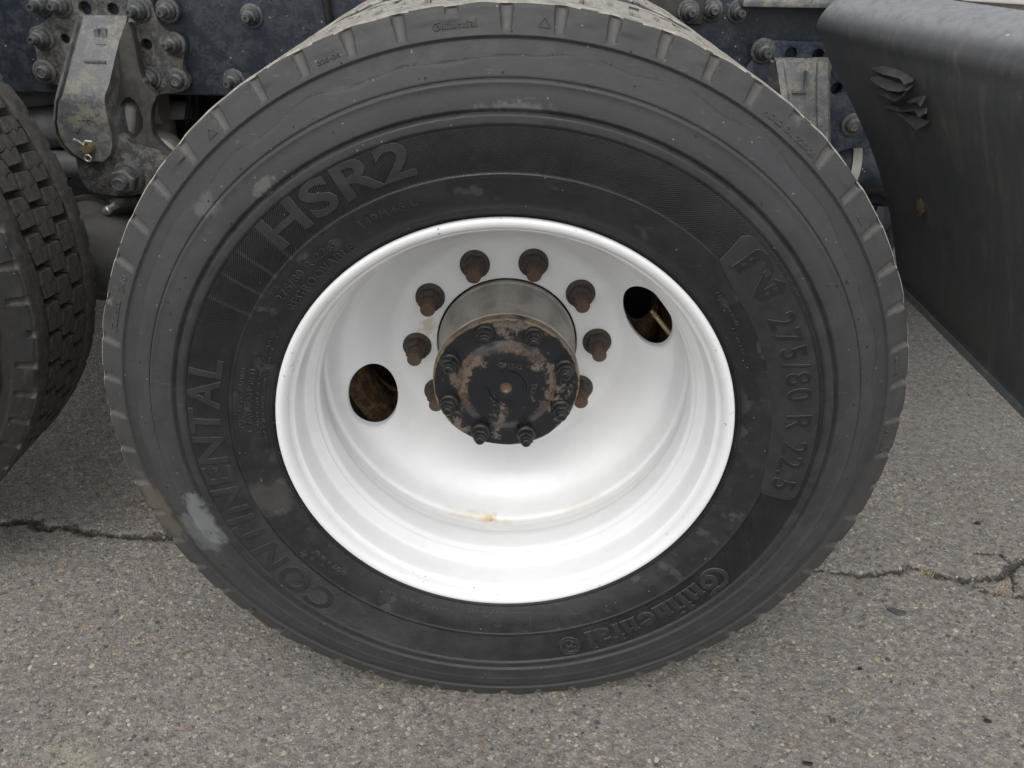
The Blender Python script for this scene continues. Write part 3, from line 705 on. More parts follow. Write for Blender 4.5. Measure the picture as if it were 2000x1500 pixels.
# ---------------------------------------------------------------- moulded writing and hatch on the sidewall
def text_tris(s, bold=0., space=1.):
    cu = bpy.data.curves.new('t', 'FONT'); cu.body = s; cu.size = 1; cu.offset = bold; cu.space_character = space; cu.resolution_u = 4; cu.fill_mode = 'NONE' if False else 'FRONT'
    o = bpy.data.objects.new('t', cu); col.objects.link(o)
    dg = bpy.context.evaluated_depsgraph_get(); me = o.evaluated_get(dg).to_mesh()
    v = np.array([tuple(x.co) for x in me.vertices]); f = [tuple(p.vertices) for p in me.polygons]
    o.evaluated_get(dg).to_mesh_clear(); bpy.data.objects.remove(o); bpy.data.curves.remove(cu)
    return v[:, :2], f
def on_sidewall(name, flat, t0, t1, r0, r1, hgt, mat, parent, cuts=True, normalise=True, surf=None, embed=.0022):
    "flat = (verts2d, faces); fitted into the arc t0..t1 (clockwise from the top) and the radii r0..r1, raised by hgt"
    v, f = flat; v = np.array(v, float)
    if normalise:
        lo, hi = v.min(0), v.max(0)
        v = (v-lo)/(hi-lo)
    rm = .5*(r0+r1)
    bm = bmesh.new(); vv = [bm.verts.new((a*(t1-t0)*rm, b*(r1-r0), 0)) for a, b in v]
    for q in f:
        try: bm.faces.new([vv[i] for i in q])
        except ValueError: pass
    bmesh.ops.remove_doubles(bm, verts=bm.verts, dist=1e-6)
    st = .007
    if cuts:
        for k in range(1, int((r1-r0)/st)+1):
            bmesh.ops.bisect_plane(bm, geom=bm.verts[:]+bm.edges[:]+bm.faces[:], plane_co=(0, k*st-.001, 0), plane_no=(0, 1, 0))
        for k in range(1, int((t1-t0)*rm/.02)+1):
            bmesh.ops.bisect_plane(bm, geom=bm.verts[:]+bm.edges[:]+bm.faces[:], plane_co=(k*.02, 0, 0), plane_no=(1, 0, 0))
    bmesh.ops.recalc_face_normals(bm, faces=bm.faces)
    ex = bmesh.ops.extrude_face_region(bm, geom=bm.faces[:])
    top = {g for g in ex['geom'] if isinstance(g, bmesh.types.BMVert)}
    for x in bm.verts:
        t = t0+x.co.x/rm; r = r0+x.co.y
        y = float(surf(r) if surf else ybase(r)) - (hgt if x in top else -embed)
        x.co = (r*math.sin(t), y, r*math.cos(t))
    bmesh.ops.recalc_face_normals(bm, faces=bm.faces)
    bm.normal_update()
    for f_ in bm.faces:
        if not all(v in top for v in f_.verts): f_.material_index = 1
    me = from_bm(name, bm, True, 30, False)
    return part(name, me, [mat, EDGE], parent)
def poly2(*polys):
    v, f = [], []
    for p in polys: f.append(tuple(range(len(v), len(v)+len(p)))); v += p
    return np.array(v), f
D = rad
on_sidewall('raised_lettering', text_tris('CONTINENTAL', .018, 1.08), D(221.2), D(288.6), .3635, .4040, .0004, LETTER, wheel)
on_sidewall('raised_lettering', text_tris('HSR2', .022, 1.04), D(315.9), D(344.6), .3640, .4055, .0008, LETTER, wheel)
# smooth panel carrying the size and the road-shaped arrow mark
def panel_outline():
    ts, te = 42.3, 102.3; o = []
    def arc(cx_, cy_, rx, ry, a0, a1, n=6): return [(cx_+rx*math.cos(D(a0+(a1-a0)*k/n)), cy_+ry*math.sin(D(a0+(a1-a0)*k/n))) for k in range(n+1)]
    o += arc(ts+2.6, .3985-.012, 2.6, .012, 180, 90)
    o += [(50+k*4., .3985) for k in range(12)]
    o += arc(te-2.2, .3985-.012, 2.2, .012, 90, 0)
    o += arc(te-1.6, .3500+.008, 1.6, .008, 0, -90)
    o += [(te-4, .3485), (94, .3455), (86, .343), (74, .3415), (62, .3415), (53, .3425), (48, .346), (45, .349), (ts+1, .3535)]
    return o
po = panel_outline()
tb = bmesh.new(); pv = [tb.verts.new((a, b*1000, 0)) for a, b in po]; pe = [tb.edges.new((pv[i], pv[(i+1) % len(pv)])) for i in range(len(pv))]
bmesh.ops.triangle_fill(tb, use_beauty=True, edges=pe); tb.verts.index_update()
flat = (np.array([v.co[:2] for v in tb.verts]), [tuple(v.index for v in f.verts) for f in tb.faces]); tb.free()
on_sidewall('size_panel', flat, D(42.3), D(102.3), .3415, .3985, .0012, LETTER, wheel)
PH_ = lambda r: ybase(r)-.0012
on_sidewall('raised_lettering', text_tris('275/80 R 22.5', .012, 1.18), D(59.2), D(100.0), .3590, .3905, .0014, DIGIT, wheel, surf=PH_, embed=.0005)
Nv = poly2([(0, .0), (.10, .10), (.20, .0), (.20, .80), (.28, .86), (.36, .80), (.66, .12), (.78, .02), (.92, .10), (.94, .22), (.94, .74), (1.0, .74), (.83, 1.0), (.66, .74), (.74, .74), (.74, .34), (.52, .86), (.40, .98), (.22, .99), (.06, .93), (0, .80)])
tb = bmesh.new(); pv = [tb.verts.new((a, b, 0)) for a, b in Nv[0]]; pe = [tb.edges.new((pv[i], pv[(i+1) % len(pv)])) for i in range(len(pv))]
bmesh.ops.triangle_fill(tb, use_beauty=True, edges=pe); tb.verts.index_update(); flat = (np.array([v.co[:2] for v in tb.verts]), [tuple(v.index for v in f.verts) for f in tb.faces]); tb.free()
on_sidewall('arrow_mark', flat, D(45.6), D(55.6), .3585, .3975, .0015, DIGIT, wheel, surf=PH_, embed=.0005)
for (a, b), (c_, d_) in (((.10, .22), (.10, .34)), ((.10, .46), (.10, .58)), ((.45, .70), (.53, .52)), ((.84, .28), (.84, .40)), ((.84, .52), (.84, .64))):
    x0, x1 = D(45.6+10*a), D(45.6+10*c_)
    on_sidewall('arrow_mark', poly2([(0, 0), (1, 0), (1, 1), (0, 1)]), min(x0, x1)-D(.22), max(x0, x1)+D(.22), .3585+.043*min(b, d_), .3585+.043*max(b, d_), .0021, LETTER, wheel, surf=PH_, embed=-.0010)
# the maker's blackletter-like word: big C folded round the o, slab-footed letters
def word_continental():
    polys = []
    def rect(x, y, w_, h, sk=0): polys.append([(x, y), (x+w_, y), (x+w_+sk, y+h), (x+sk, y+h)])
    def dia(x, y, s): polys.append([(x-s, y), (x, y-s*.8), (x+s, y), (x, y+s*.8)])
    def arc(cx_, cy_, ro, ri, a0, a1, n=18, ey=1.):
        for k in range(n):
            a, b = D(a0+(a1-a0)*k/n), D(a0+(a1-a0)*(k+1)/n)
            polys.append([(cx_+ri*math.cos(a), cy_+ri*ey*math.sin(a)), (cx_+ro*math.cos(a), cy_+ro*ey*math.sin(a)), (cx_+ro*math.cos(b), cy_+ro*ey*math.sin(b)), (cx_+ri*math.cos(b), cy_+ri*ey*math.sin(b))])
    arc(.50, .42, .50, .36, 60, 300, 22, 1.05)
    polys.append([(.60, .80), (.80, .98), (1.05, .90), (.78, .78)])
    arc(.66, .36, .29, .13, 0, 360, 20, 1.15)
    x = 1.05
    def stem(x, h=.70, w_=.17): polys.append([(x, .06), (x+w_/2, 0), (x+w_, .06), (x+w_, h-.05), (x+w_*.5, h), (x-.05, h-.10), (x, h-.14)]); polys.append([(x-.05, .0), (x+w_+.05, .0), (x+w_+.05, .045), (x-.05, .045)])
    def n_(x):
        stem(x); polys.append([(x+.17, .50), (x+.30, .70), (x+.44, .62), (x+.44, .52), (x+.17, .42)]); stem(x+.29, .60); return x+.62
    def t_(x): stem(x, .96, .16); polys.append([(x-.10, .58), (x+.28, .62), (x+.28, .70), (x-.10, .66)]); return x+.34
    def i_(x): stem(x); dia(x+.08, .90, .10); return x+.33
    def e_(x): arc(x+.24, .35, .30, .15, 20, 330, 16, 1.15); polys.append([(x+.02, .34), (x+.50, .46), (x+.50, .54), (x+.02, .42)]); return x+.62
    def a_(x): stem(x+.30, .66); arc(x+.20, .22, .21, .09, 0, 360, 14, 1.0); polys.append([(x+.02, .52), (x+.14, .68), (x+.34, .68), (x+.34, .56), (x+.12, .54)]); return x+.64
    def l_(x): stem(x, 1.0); return x+.30
    for g in (n_, t_, i_, n_, e_, n_, t_, a_, l_): x = g(x)
    return poly2(*polys)
on_sidewall('raised_lettering', word_continental(), D(124.0), D(160.4), .3600, .4020, .0010, LETTER, wheel)
# horse roundel after the word: ring with a simple leaping figure
def roundel():
    polys = []
    for ro, ri in ((1., .90), (.68, .62)):
        for k in range(28):
            a, b = 2*math.pi*k/28, 2*math.pi*(k+1)/28
            polys.append([(ri*math.cos(a), ri*math.sin(a)), (ro*math.cos(a), ro*math.sin(a)), (ro*math.cos(b), ro*math.sin(b)), (ri*math.cos(b), ri*math.sin(b))])
    for k in range(22):
        a = 2*math.pi*k/22; b = a+.13
        polys.append([(.73*math.cos(a), .73*math.sin(a)), (.85*math.cos(a), .85*math.sin(a)), (.85*math.cos(b), .85*math.sin(b)), (.73*math.cos(b), .73*math.sin(b))])
    polys.append([(-.35, -.05), (-.10, -.12), (.15, .05), (.10, .22), (-.10, .16), (-.32, .18)])
    polys.append([(.10, .05), (.22, .10), (.36, .40), (.22, .48), (.06, .24)])
    polys.append([(.22, .48), (.36, .40), (.50, .34), (.50, .42), (.34, .54)])
    polys.append([(-.35, -.05), (-.22, -.05), (-.30, -.30), (-.20, -.48), (-.28, -.50), (-.40, -.30)])
    polys.append([(.02, .0), (.14, .05), (.34, -.06), (.28, -.28), (.22, -.26), (.24, -.10)])
    polys.append([(-.32, .18), (-.35, .06), (-.50, .12), (-.52, -.10), (-.56, .15), (-.46, .24)])
    return poly2(*polys)
on_sidewall('horse_roundel', roundel(), D(162.0), D(167.2), .3660, .4010, .0008, LETTER, wheel)
for s, a, b, r0, r1 in (('275/80 R 22.5', 306.2, 323.8, .3285, .3385), ('REGROOVABLE', 305.2, 326.0, .3120, .3225), ('149/146 L', 330.4, 342.4, .3300, .3395),
                        ('TUBELESS  RADIAL', 272.5, 288.5, .3375, .3425), ('LOAD RANGE H', 271.5, 288, .3270, .3325), ('SAFETY WARNING', 195, 212, .3200, .3235), ('MOUNT ON 7.50 OR 8.25 RIMS', 270, 297, .3190, .3220), ('MAX LOAD SINGLE 3250 KG 120 PSI COLD', 268, 299, .3130, .3160),
                        ('CONTINENTAL', 49, 58.5, .3245, .3285), ('E4 00149', 58.8, 66, .3180, .3215), ('DOT', 224, 228, .3270, .3320), ('120', 229, 234, .3280, .3320), ('MADE IN USA', 178, 190, .3140, .3170)):
    on_sidewall('small_lettering', text_tris(s, .014, 1.2), D(a), D(b), r0, r1, .0015, LETTER, wheel, cuts=True)
YS = lambda r: ysurf(r)
for s, a, b, r0, r1 in (('225-28', 336.6, 339.6, .4985, .5025), ('HDL2 DL 225-28', 32.8, 42.0, .4965, .5025), ('225-28', 226, 230, .4985, .5025), ('M+S', 75.6, 78.8, .4985, .5030), ('RETREAD', 87.5, 92.5, .4980, .5015), ('HDL2 DL 225-28', 214.5, 223.5, .4965, .5015), ('2-10', 293.4, 295.8, .4985, .5055)):
    on_sidewall('shoulder_lettering', text_tris(s, .01), D(a), D(b), r0, r1, .0011, LETTER2, wheel, surf=YS)
for a, b, r0, r1 in ((351.0, 356.2, .4980, .5060), (286.8, 291.9, .4985, .5065), (149.2, 154.0, .4970, .5030)):
    on_sidewall('shoulder_lettering', word_continental(), D(a), D(b), r0, r1, .0012, LETTER2, wheel, surf=YS)
for a in (3.2, 319.5, 52.4):
    tri = poly2([(0, 0), (1, 0), (.9, .08), (.1, .08)], [(1, 0), (.5, 1), (.5, .84), (.9, .08)], [(.5, 1), (0, 0), (.1, .08), (.5, .84)])
    on_sidewall('shoulder_lettering', tri, D(a), D(a+1.6), .4985, .5090, .0008, LETTER2, wheel, surf=YS)
# outline of the empty serial box at the bottom
def box_lines():
    e = .03
    return poly2([(0, .1), (e, .1), (e, .9), (0, .9)], [(1-e, .1), (1, .1), (1, .9), (1-e, .9)], [(e, .0), (1-e, .0), (1-e, .05), (e, .05)], [(0, .1), (e, .0), (e, .05), (e, .1)], [(0, .9), (e, .9), (e, 1.), (e*.6, .97)], [(1-e, .9), (1, .9), (1-e, 1.)])
on_sidewall('serial_box', box_lines(), D(172.5), D(189.5), .3170, .3480, .0007, LETTER, wheel)
# mould-rib hatch: hundreds of slanting ribs
def hatch():
    V, F = [], []; n = 580; sl = math.tan(rad(33))
    rr = np.linspace(.3550, .4040, 7); w_ = .0012
    yy = ysurf(rr)
    for k in range(n):
        t0 = 2*math.pi*k/n
        o = len(V)
        for r, y in zip(rr, yy):
            t = t0+(r-.38)/sl/.38
            for dt, dy in ((-w_/.38*.95, .0003), (0, -.0016), (w_/.38*.95, .0003)):
                V.append((r*math.sin(t+dt), y+dy, r*math.cos(t+dt)))
        for i in range(len(rr)-1):
            a = o+3*i; F += [(a, a+1, a+4, a+3), (a+1, a+2, a+5, a+4)]
    return mk('hatching', V, F, False)
part('hatching', hatch(), HATCH, wheel, kind='stuff')
# little rubber vent stubs and rim-line ticks
bm = bmesh.new()
for k in range(70):
    t = random.uniform(0, 6.283); r = random.choice([.4265, .4345, .4440, .4585, .4635, .3445, .4935]) + random.uniform(-.002, .002)
    y = float(ysurf(r)); add_turn(bm, (r*math.sin(t), y+.0005, r*math.cos(t)), AX, [(0, .0011), (random.uniform(.0008, .002), .0009)], 6)
for k in range(40):
    t = 2*math.pi*(k+.3)/40; r = .3045; c_, s_ = math.cos(t), math.sin(t)
    add_turn(bm, (.3025*s_, .0075, .3025*c_), (s_, -.3, c_), [(0, .0006), (.006, .0006)], 5)
part('vent_stubs', from_bm('vent_stubs', bm), LETTER, wheel, kind='stuff')
# casting mark on the axle flange
def flat_text(bm, s, cx_, cz_, hgt, ang, y0, dep, bold=.02):
    v, f = text_tris(s, bold); lo, hi = v.min(0), v.max(0); sc = hgt/(hi[1]-lo[1]); v = (v-(lo+hi)/2)*sc
    ca, sa = math.cos(ang), math.sin(ang); tb = bmesh.new()
    vs_ = [tb.verts.new((cx_+a*ca+b*sa, y0, cz_-a*sa+b*ca)) for a, b in v]
    for q in f:
        try: tb.faces.new([vs_[i] for i in q])
        except ValueError: pass
    ex = bmesh.ops.extrude_face_region(tb, geom=tb.faces[:]); bmesh.ops.translate(tb, vec=(0, dep, 0), verts=[g for g in ex['geom'] if isinstance(g, bmesh.types.BMVert)])
    me = bpy.data.meshes.new('t'); tb.to_mesh(me); tb.free(); bm.from_mesh(me)
CAPTXT = grimy('rusty_cast_letters', C(.03, .028, .026), C(.11, .095, .075), None, 60, .6, .7)
bm = bmesh.new(); flat_text(bm, 'GP1542', .005, .0370, .0082, rad(6), .1295, -.0024); flat_text(bm, '3X2', .0400, .000, .0080, rad(97), .1295, -.0022); flat_text(bm, '31', .0, -.0385, .0070, 0, .1295, -.0022)
part('cast_lettering', from_bm('cast_lettering', bm, False), CAPTXT, wheel, kind='stuff')

# ---------------------------------------------------------------- inner dual wheel
wheel2 = part('wheel', None, None, truck, (0, .5515, H), (0, 0, math.pi))
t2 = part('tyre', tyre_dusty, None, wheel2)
ir = rim_me.copy(); ir.materials.clear(); ir.materials.append(DRUM)
part('rim', ir, None, wheel2, rot=(0, rad(38), 0))
bm = bmesh.new()
add_turn(bm, (0, 0, 0), AX, [(.02, .205), (.02, .224), (.035, .224), (.04, .213), (.12, .208), (.215, .204), (.235, .19), (.245, .15)], 64)
part('brake_drum', from_bm('brake_drum', bm), DRUM, wheel2)
bm = bmesh.new(); add_turn(bm, (0, 0, 0), AX, [(-.085, .10), (-.082, .258), (-.078, .260), (-.075, .258), (-.073, .10)], 64); part('hole_blocker', from_bm('hole_blocker', bm), HOLEFILL, wheel2)  # disc added to close the barrel and keep the hand holes dark
row_blocks(wheel2, TREADTOP, lambda d: False, True, 40)

# ---------------------------------------------------------------- raised wheel of the axle in front
wheel3 = part('wheel', None, None, truck, (-1.228, .200, H+.112))
part('tyre', tyre_plain, None, wheel3)
r3 = rim_me.copy(); part('rim', r3, None, wheel3)
row_blocks(wheel3, TREADDK, lambda d: 22 < d < 150, True, 20)

# ---------------------------------------------------------------- frame rail
FY = .725
zb = at(185, 184, FY).z
bm = bmesh.new(); fl = .075; th3 = .009; hz = .30
prof = [(FY, zb), (FY+fl, zb), (FY+fl, zb+th3), (FY+th3, zb+th3), (FY+th3, zb+hz-th3), (FY+fl, zb+hz-th3), (FY+fl, zb+hz), (FY, zb+hz)]
add_rings(bm, [[(x, y, z) for y, z in prof] for x in (-3.2, -1.0, .62, 3.2)], True)
bevel_all(bm, .007, 3, 60)
frame = part('frame_rail', from_bm('frame_rail', bm), FRAME, truck)
zt = at(1560, 10, FY).z
bm = bmesh.new(); add_box(bm, (at(1440, 5, FY).x, FY-.045, zt+.0), (at(2100, 5, FY).x, FY-.003, zt+.012)); bevel_all(bm, .002)
part('ledge_strip', from_bm('ledge_strip', bm), IRONPALE, truck)
bm = bmesh.new(); o1, o2 = at(1215, -20, FY-.006), at(1372, 48, FY-.006)
add_box(bm, (o1.x, FY-.010, o2.z), (o2.x, FY-.002, o1.z+.03)); bevel_all(bm, .003)
part('patch_plate', from_bm('patch_plate', bm), IRONDK, truck)

def huck_bm():
    bm = bmesh.new()
    add_turn(bm, (0, 0, 0), AX, [(-.002, .0210), (.003, .0210), (.0045, .0195), (.0050, .0165), (.013, .0155), (.0145, .0140), (.024, .0120), (.026, .0098), (.0265, .0085), (.043, .0068), (.045, .0060), (.0452, .0034), (.042, .0028)], 20)
    return bm
huck = from_bm('bolt', huck_bm()); huck.materials.append(BOLT)
def dome_bm():
    bm = bmesh.new()
    add_turn(bm, (0, 0, 0), AX, [(-.002, .0215), (.003, .0215), (.005, .0190), (.0055, .0150), (.010, .0140), (.0135, .0105), (.0150, .0085), (.0140, .0075), (.0138, .0030)], 20)
    return bm
dome = from_bm('bolt', dome_bm()); dome.materials.append(BOLT)
huck_dk = huck.copy(); huck_dk.materials.clear(); huck_dk.materials.append(FRAME2)
def bolt(px, py, Y, parent, me=huck, s=1., rel=None):
    p = at(px, py, Y); o = part('bolt', me, None, parent, p - (rel or Vector()), (random.uniform(-.06, .06), random.uniform(0, 6.28), random.uniform(-.05, .05))); o.scale = (s, s, s); return o
for px, py in ((492, 31), (458, 157)): bolt(px, py, FY, frame)
for px, py in ((1344, 22), (1390, 19), (1441, 22)): bolt(px, py, FY-.011 if px < 1370 else FY, frame, s=.95)

# ---------------------------------------------------------------- suspension bracket, left
def pl(pts, Y): return [at(x, y, Y) for x, y in pts]
PY = FY-.018
bm = bmesh.new()
out = [(55, -60), (88, -30), (93, 18), (90, 38), (74, 50), (60, 54), (56, 66), (64, 84), (71, 104), (71, 128), (71, 150), (84, 163), (112, 166), (150, 190), (250, 205), (300, 188), (318, 184), (352, 180), (369, 170), (368, 152), (357, 134), (359, 112), (362, 92), (352, 74), (328, 62), (308, 40), (298, 8), (288, -25), (320, -60)]
def ring_at(px, py, Y, r_): c_ = at(px, py, Y); return [c_+Vector((r_*math.cos(2*math.pi*k/16), 0, r_*math.sin(2*math.pi*k/16))) for k in range(16)]
add_plate(bm, smooth_loop(pl(out, PY), 3), .016, [ring_at(*h, PY, q) for h, q in (((166, 16), .0115), ((220, 18), .0105), ((286, 87), .0100), ((127, 76), .0085))])
bevel_all(bm, .004, 2, 50)
brk = part('suspension_bracket', from_bm('suspension_bracket', bm), IRON, truck)
# leaning arm: top near the plate, bulging towards the bottom
bm = bmesh.new()
rows = [(30, 148, 252, PY-.004), (45, 146, 250, PY-.020), (80, 136, 237, PY-.040), (120, 126, 227, PY-.060), (165, 114, 217, PY-.080), (185, 109, 209, PY-.090), (200, 106, 208, PY-.092), (240, 103, 216, PY-.088), (262, 107, 222, PY-.086), (285, 119, 223, PY-.086), (302, 136, 219, PY-.086), (315, 158, 207, PY-.085)]
rings = []
for py, l, r_, yy in rows:
    wl = 12 if py < 196 else 7
    L0, L1, L2 = at(l, py, yy+.016), at(l+wl*.45, py, yy+.003), at(l+wl, py, yy+.011)
    R1, R0 = at(r_-4, py, yy), at(r_, py, yy+.008)
    Lb, Rb = Vector((L0.x-.004, PY+.002, L0.z)), Vector((R0.x+.012, PY+.002, R0.z))
    rings.append([Lb, L0, L1, L2, at(l+wl+3, py, yy-.002), at((l+r_)/2, py, yy-.003), R1, R0, Rb])
add_rings(bm, rings, True)
bmesh.ops.recalc_face_normals(bm, faces=bm.faces)
arm = part('bracket_arm', from_bm('bracket_arm', bm, True, 38), IRONPALE, brk)
# embossed number panel on the arm and cast dots
bm = bmesh.new()
for (x0, y0, x1, y1, yy) in ((188, 55, 205, 58, PY-.0285), (188, 86, 205, 89, PY-.0425), (188, 58, 191, 86, PY-.0345), (202, 58, 205, 86, PY-.0345), (164, 119, 205, 122, PY-.062)):
    a = at(x0, y1, yy-.004); b = at(x1, y0, yy-.004); add_box(bm, (a.x, a.y, a.z), (b.x, a.y+.012, b.z))
for x, y in ((141, 218), (188, 219), (149, 252)): add_turn(bm, at(x, y, PY-.0905), AX, [(-.004, .0055), (.002, .0050)], 10)
for k in range(6):
    a = at(152+k*5, 234+k % 2, PY-.0915); add_box(bm, (a.x, a.y-.0015, a.z), (a.x+.004, a.y+.004, a.z+.006))
part('cast_mark', from_bm('cast_mark', bm), IRONPALE, brk, kind='stuff')
# web to the right with its window
bm = bmesh.new(); WY = PY-.045
web = [(243, 48), (252, 52), (262, 90), (268, 130), (282, 165), (305, 188), (298, 205), (294, 225), (295, 250), (303, 272), (320, 290), (348, 312), (345, 345), (318, 335), (300, 318), (270, 295), (256, 284), (246, 270), (238, 248), (234, 222), (237, 203), (245, 192), (258, 196)]
web = [(243, 48), (254, 52), (264, 92), (271, 130), (284, 165), (305, 188), (298, 205), (295, 225), (296, 250), (304, 272), (322, 292), (352, 318), (345, 350), (300, 330), (262, 312), (238, 300), (222, 260), (206, 205), (210, 160), (228, 100)]
hole = [(247, 191), (256, 192), (266, 202), (275, 222), (279, 246), (270, 262), (258, 276), (249, 277), (241, 262), (235, 240), (234, 216), (238, 200)]
add_plate(bm, smooth_loop(pl(web, WY), 3), .020, [smooth_loop(pl(hole, WY), 3)])
bevel_all(bm, .004, 2, 50)
part('bracket_web', from_bm('bracket_web', bm), IRONDK, brk)
# rubber bush in the window, and rod eye
bm = bmesh.new(); a = at(243, 243, WY+.014)
add_box(bm, (a.x-.028, a.y, a.z-.042), (a.x+.016, a.y+.06, a.z+.038))
bmesh.ops.rotate(bm, verts=bm.verts, cent=a, matrix=Matrix.Rotation(rad(18), 3, 'Y')); bevel_all(bm, .012, 3)
part('rubber_bush', from_bm('rubber_bush', bm), BUSH, brk)
bm = bmesh.new(); add_turn(bm, at(302, 318, WY+.012), (.25, -1, .1), [(-.10, .048), (-.004, .048), (0, .044), (.002, .040), (.003, .022)], 32)
part('rod_eye', from_bm('rod_eye', bm), BUSH, brk)
# lower lug, round boss, nut
bm = bmesh.new(); LY = PY-.070
lugp = [(150, 300), (152, 330), (158, 352), (170, 368), (190, 377), (215, 381), (250, 383), (284, 374), (310, 350), (330, 320), (300, 300), (270, 292), (252, 280), (225, 262), (190, 280)]
add_plate(bm, smooth_loop(pl(lugp, LY), 3), .040); bevel_all(bm, .006, 2, 50)
part('bracket_lug', from_bm('bracket_lug', bm), IRON, brk)
bm = bmesh.new(); q = at(252, 346, LY)
add_turn(bm, q, AX, [(-.002, .031), (.006, .030), (.010, .027)], 28)
add_turn(bm, q, AX, [(.009, .0235), (.012, .0245), (.030, .0240), (.033, .0205)], 6, False, True, .2)
add_turn(bm, q, AX, [(.032, .0135), (.048, .0130), (.051, .0105), (.0505, .0060)], 18, False, True)
part('nut', from_bm('nut', bm, True, 30), BOLT, brk)
# split pin with bent legs
bm = bmesh.new(); q = at(173, 286, PY-.089)
add_turn(bm, q, AX, [(-.002, .0120), (.010, .0115), (.013, .0095), (.0135, .003)], 16)
part('pin_head', from_bm('pin_head', bm), BRASS, brk)
bm = bmesh.new()
add_tube(bm, [q+Vector((-.017, -.013, .016)), q+Vector((-.006, -.015, .012)), q+Vector((0, -.013, .004))], .0022, 8); add_tube(bm, [q+Vector((.014, -.012, .012)), q+Vector((.005, -.015, .014)), q+Vector((0, -.013, .004))], .0022, 8)
add_tube(bm, [q+Vector((.003*0+.006*math.cos(a), -.012, -.018+.006*math.sin(a))) for a in np.linspace(0, 6.28, 12)], .0018, 6)
part('split_pin', from_bm('split_pin', bm), STEEL, brk)
for px, py in ((82, 8), (118, 9), (84, 74), (272, 20), (328, 20), (341, 86), (293, 151)): bolt(px, py, PY, brk)
for px, py in ((88, 140), (346, 155)): bolt(px, py, PY, brk, dome)
HOLE = grimy('drilled_hole_dirt', C(.012, .010, .008), C(.10, .075, .045), None, 50, .4, .9)

# ---------------------------------------------------------------- suspension bracket, right
bm = bmesh.new(); PY2 = FY-.018
o2_ = [(1440, 170), (1466, 122), (1474, 100), (1486, 86), (1505, 79), (1560, 81), (1640, 84), (1700, 88), (1720, 180), (1720, 278), (1660, 290), (1625, 300), (1560, 300), (1480, 260)]
add_plate(bm, smooth_loop(pl(o2_, PY2), 3), .016, [ring_at(*h, PY2, .0112) for h in ((1545, 105), (1598, 108), (1634, 173))]); bevel_all(bm, .004, 2, 50)
brk2 = part('suspension_bracket', from_bm('suspension_bracket', bm), FRAME2, truck)
bm = bmesh.new(); rings = []
for py, l, r_, yy in ((112, 1508, 1626, PY2-.004), (122, 1512, 1622, PY2-.018), (150, 1516, 1621, PY2-.034), (200, 1524, 1621, PY2-.052), (260, 1536, 1622, PY2-.070), (320, 1548, 1624, PY2-.085), (380, 1565, 1620, PY2-.09)):
    a = [at(l, py, yy+.010), at(l+4, py, yy), at(l+16, py, yy), at(l+20, py, yy+.006), at(r_-28, py, yy+.006), at(r_-24, py, yy), at(r_-4, py, yy), at(r_, py, yy+.010)]
    rings.append([Vector((a[0].x-.01, PY2+.002, a[0].z))]+a+[Vector((a[-1].x+.01, PY2+.002, a[-1].z))])
add_rings(bm, rings, True)
part('bracket_arm', from_bm('bracket_arm', bm, True, 30), IRONPALE, brk2)
bm = bmesh.new()
for (x0, y0, x1, y1, yy) in ((1572, 140, 1576, 182, PY2-.036), (1548, 178, 1576, 182, PY2-.041)):
    a = at(x0, y1, yy-.004); b = at(x1, y0, yy-.004); add_box(bm, (a.x, a.y, a.z), (b.x, a.y+.016, b.z))
part('cast_mark', from_bm('cast_mark', bm), IRONPALE, brk2)
bolt(1490, 99, PY2, brk2, s=1.05); bolt(1664, 243, PY2, brk2, dome)

# ---------------------------------------------------------------- tubes, pots and hoses behind
def tube(name, pts, r_, mat, n=20):
    bm = bmesh.new(); add_tube(bm, pts, r_, n); return part(name, from_bm(name, bm), mat, truck)
tube('torque_rod', [at(-160, 196, .86), at(60, 204, .86), at(320, 210, .86)], .033, PIPE, 24)
tube('torque_rod', [at(-100, 256, .80), at(60, 252, .80), at(180, 240, .80)], .042, GREYTUBE, 24)
tube('torque_rod', [at(20, 318, .78), at(100, 318, .78), at(220, 326, .78)], .027, GREYTUBE, 24)
tube('torque_rod', [at(280, 232, 1.0), at(330, 216, .98), at(372, 214, .98)], .020, PIPE, 20)
bm = bmesh.new(); p0 = at(322, 240, .96); add_box(bm, (p0.x-.09, p0.y, p0.z-.04), (p0.x+.01, p0.y+.04, p0.z+.07)); bevel_all(bm, .008)
part('valve_block', from_bm('valve_block', bm), PIPE, truck)
# brake chamber: dished pot with a clamp lip
bm = bmesh.new(); q = at(212, 492, .66)
add_turn(bm, q, (.42, -.75, .28), [(-.14, .070), (-.05, .088), (-.035, .098), (-.022, .100), (-.014, .094), (-.008, .088), (.02, .086), (.055, .078), (.078, .060), (.088, .036), (.090, .012)], 48)
part('brake_chamber', from_bm('brake_chamber', bm), POT, truck)
bm = bmesh.new(); q = at(175, 432, .63)
add_turn(bm, q, (.35, -.5, .75), [(-.10, .046), (.0, .046), (.010, .050), (.016, .050), (.018, .046), (.010, .040)], 32)
part('chamber_collar', from_bm('chamber_collar', bm), POT, truck)
tube('air_hose', [at(60, 396, .70), at(160, 402, .70), at(210, 395, .68), at(245, 385, .66), at(300, 360, .66)], .0045, GREYTUBE, 10)
tube('air_hose', [at(222, 404, .64), at(262, 392, .65), at(300, 380, .70)], .016, HOSE, 14)
bm = bmesh.new(); add_turn(bm, at(205, 415, .632), (.8, -.1, .5), [(0, .006), (.006, .009), (.014, .009), (.016, .007), (.034, .007)], 12)
part('hose_fitting', from_bm('hose_fitting', bm), STEEL, truck)
tube('air_hose', [at(372, 180, .86), at(366, 230, .86), at(360, 275, .88)], .006, HOSE, 10)
tube('air_hose', [at(385, 180, .90), at(382, 230, .90), at(372, 290, .92)], .008, HOSE, 10)
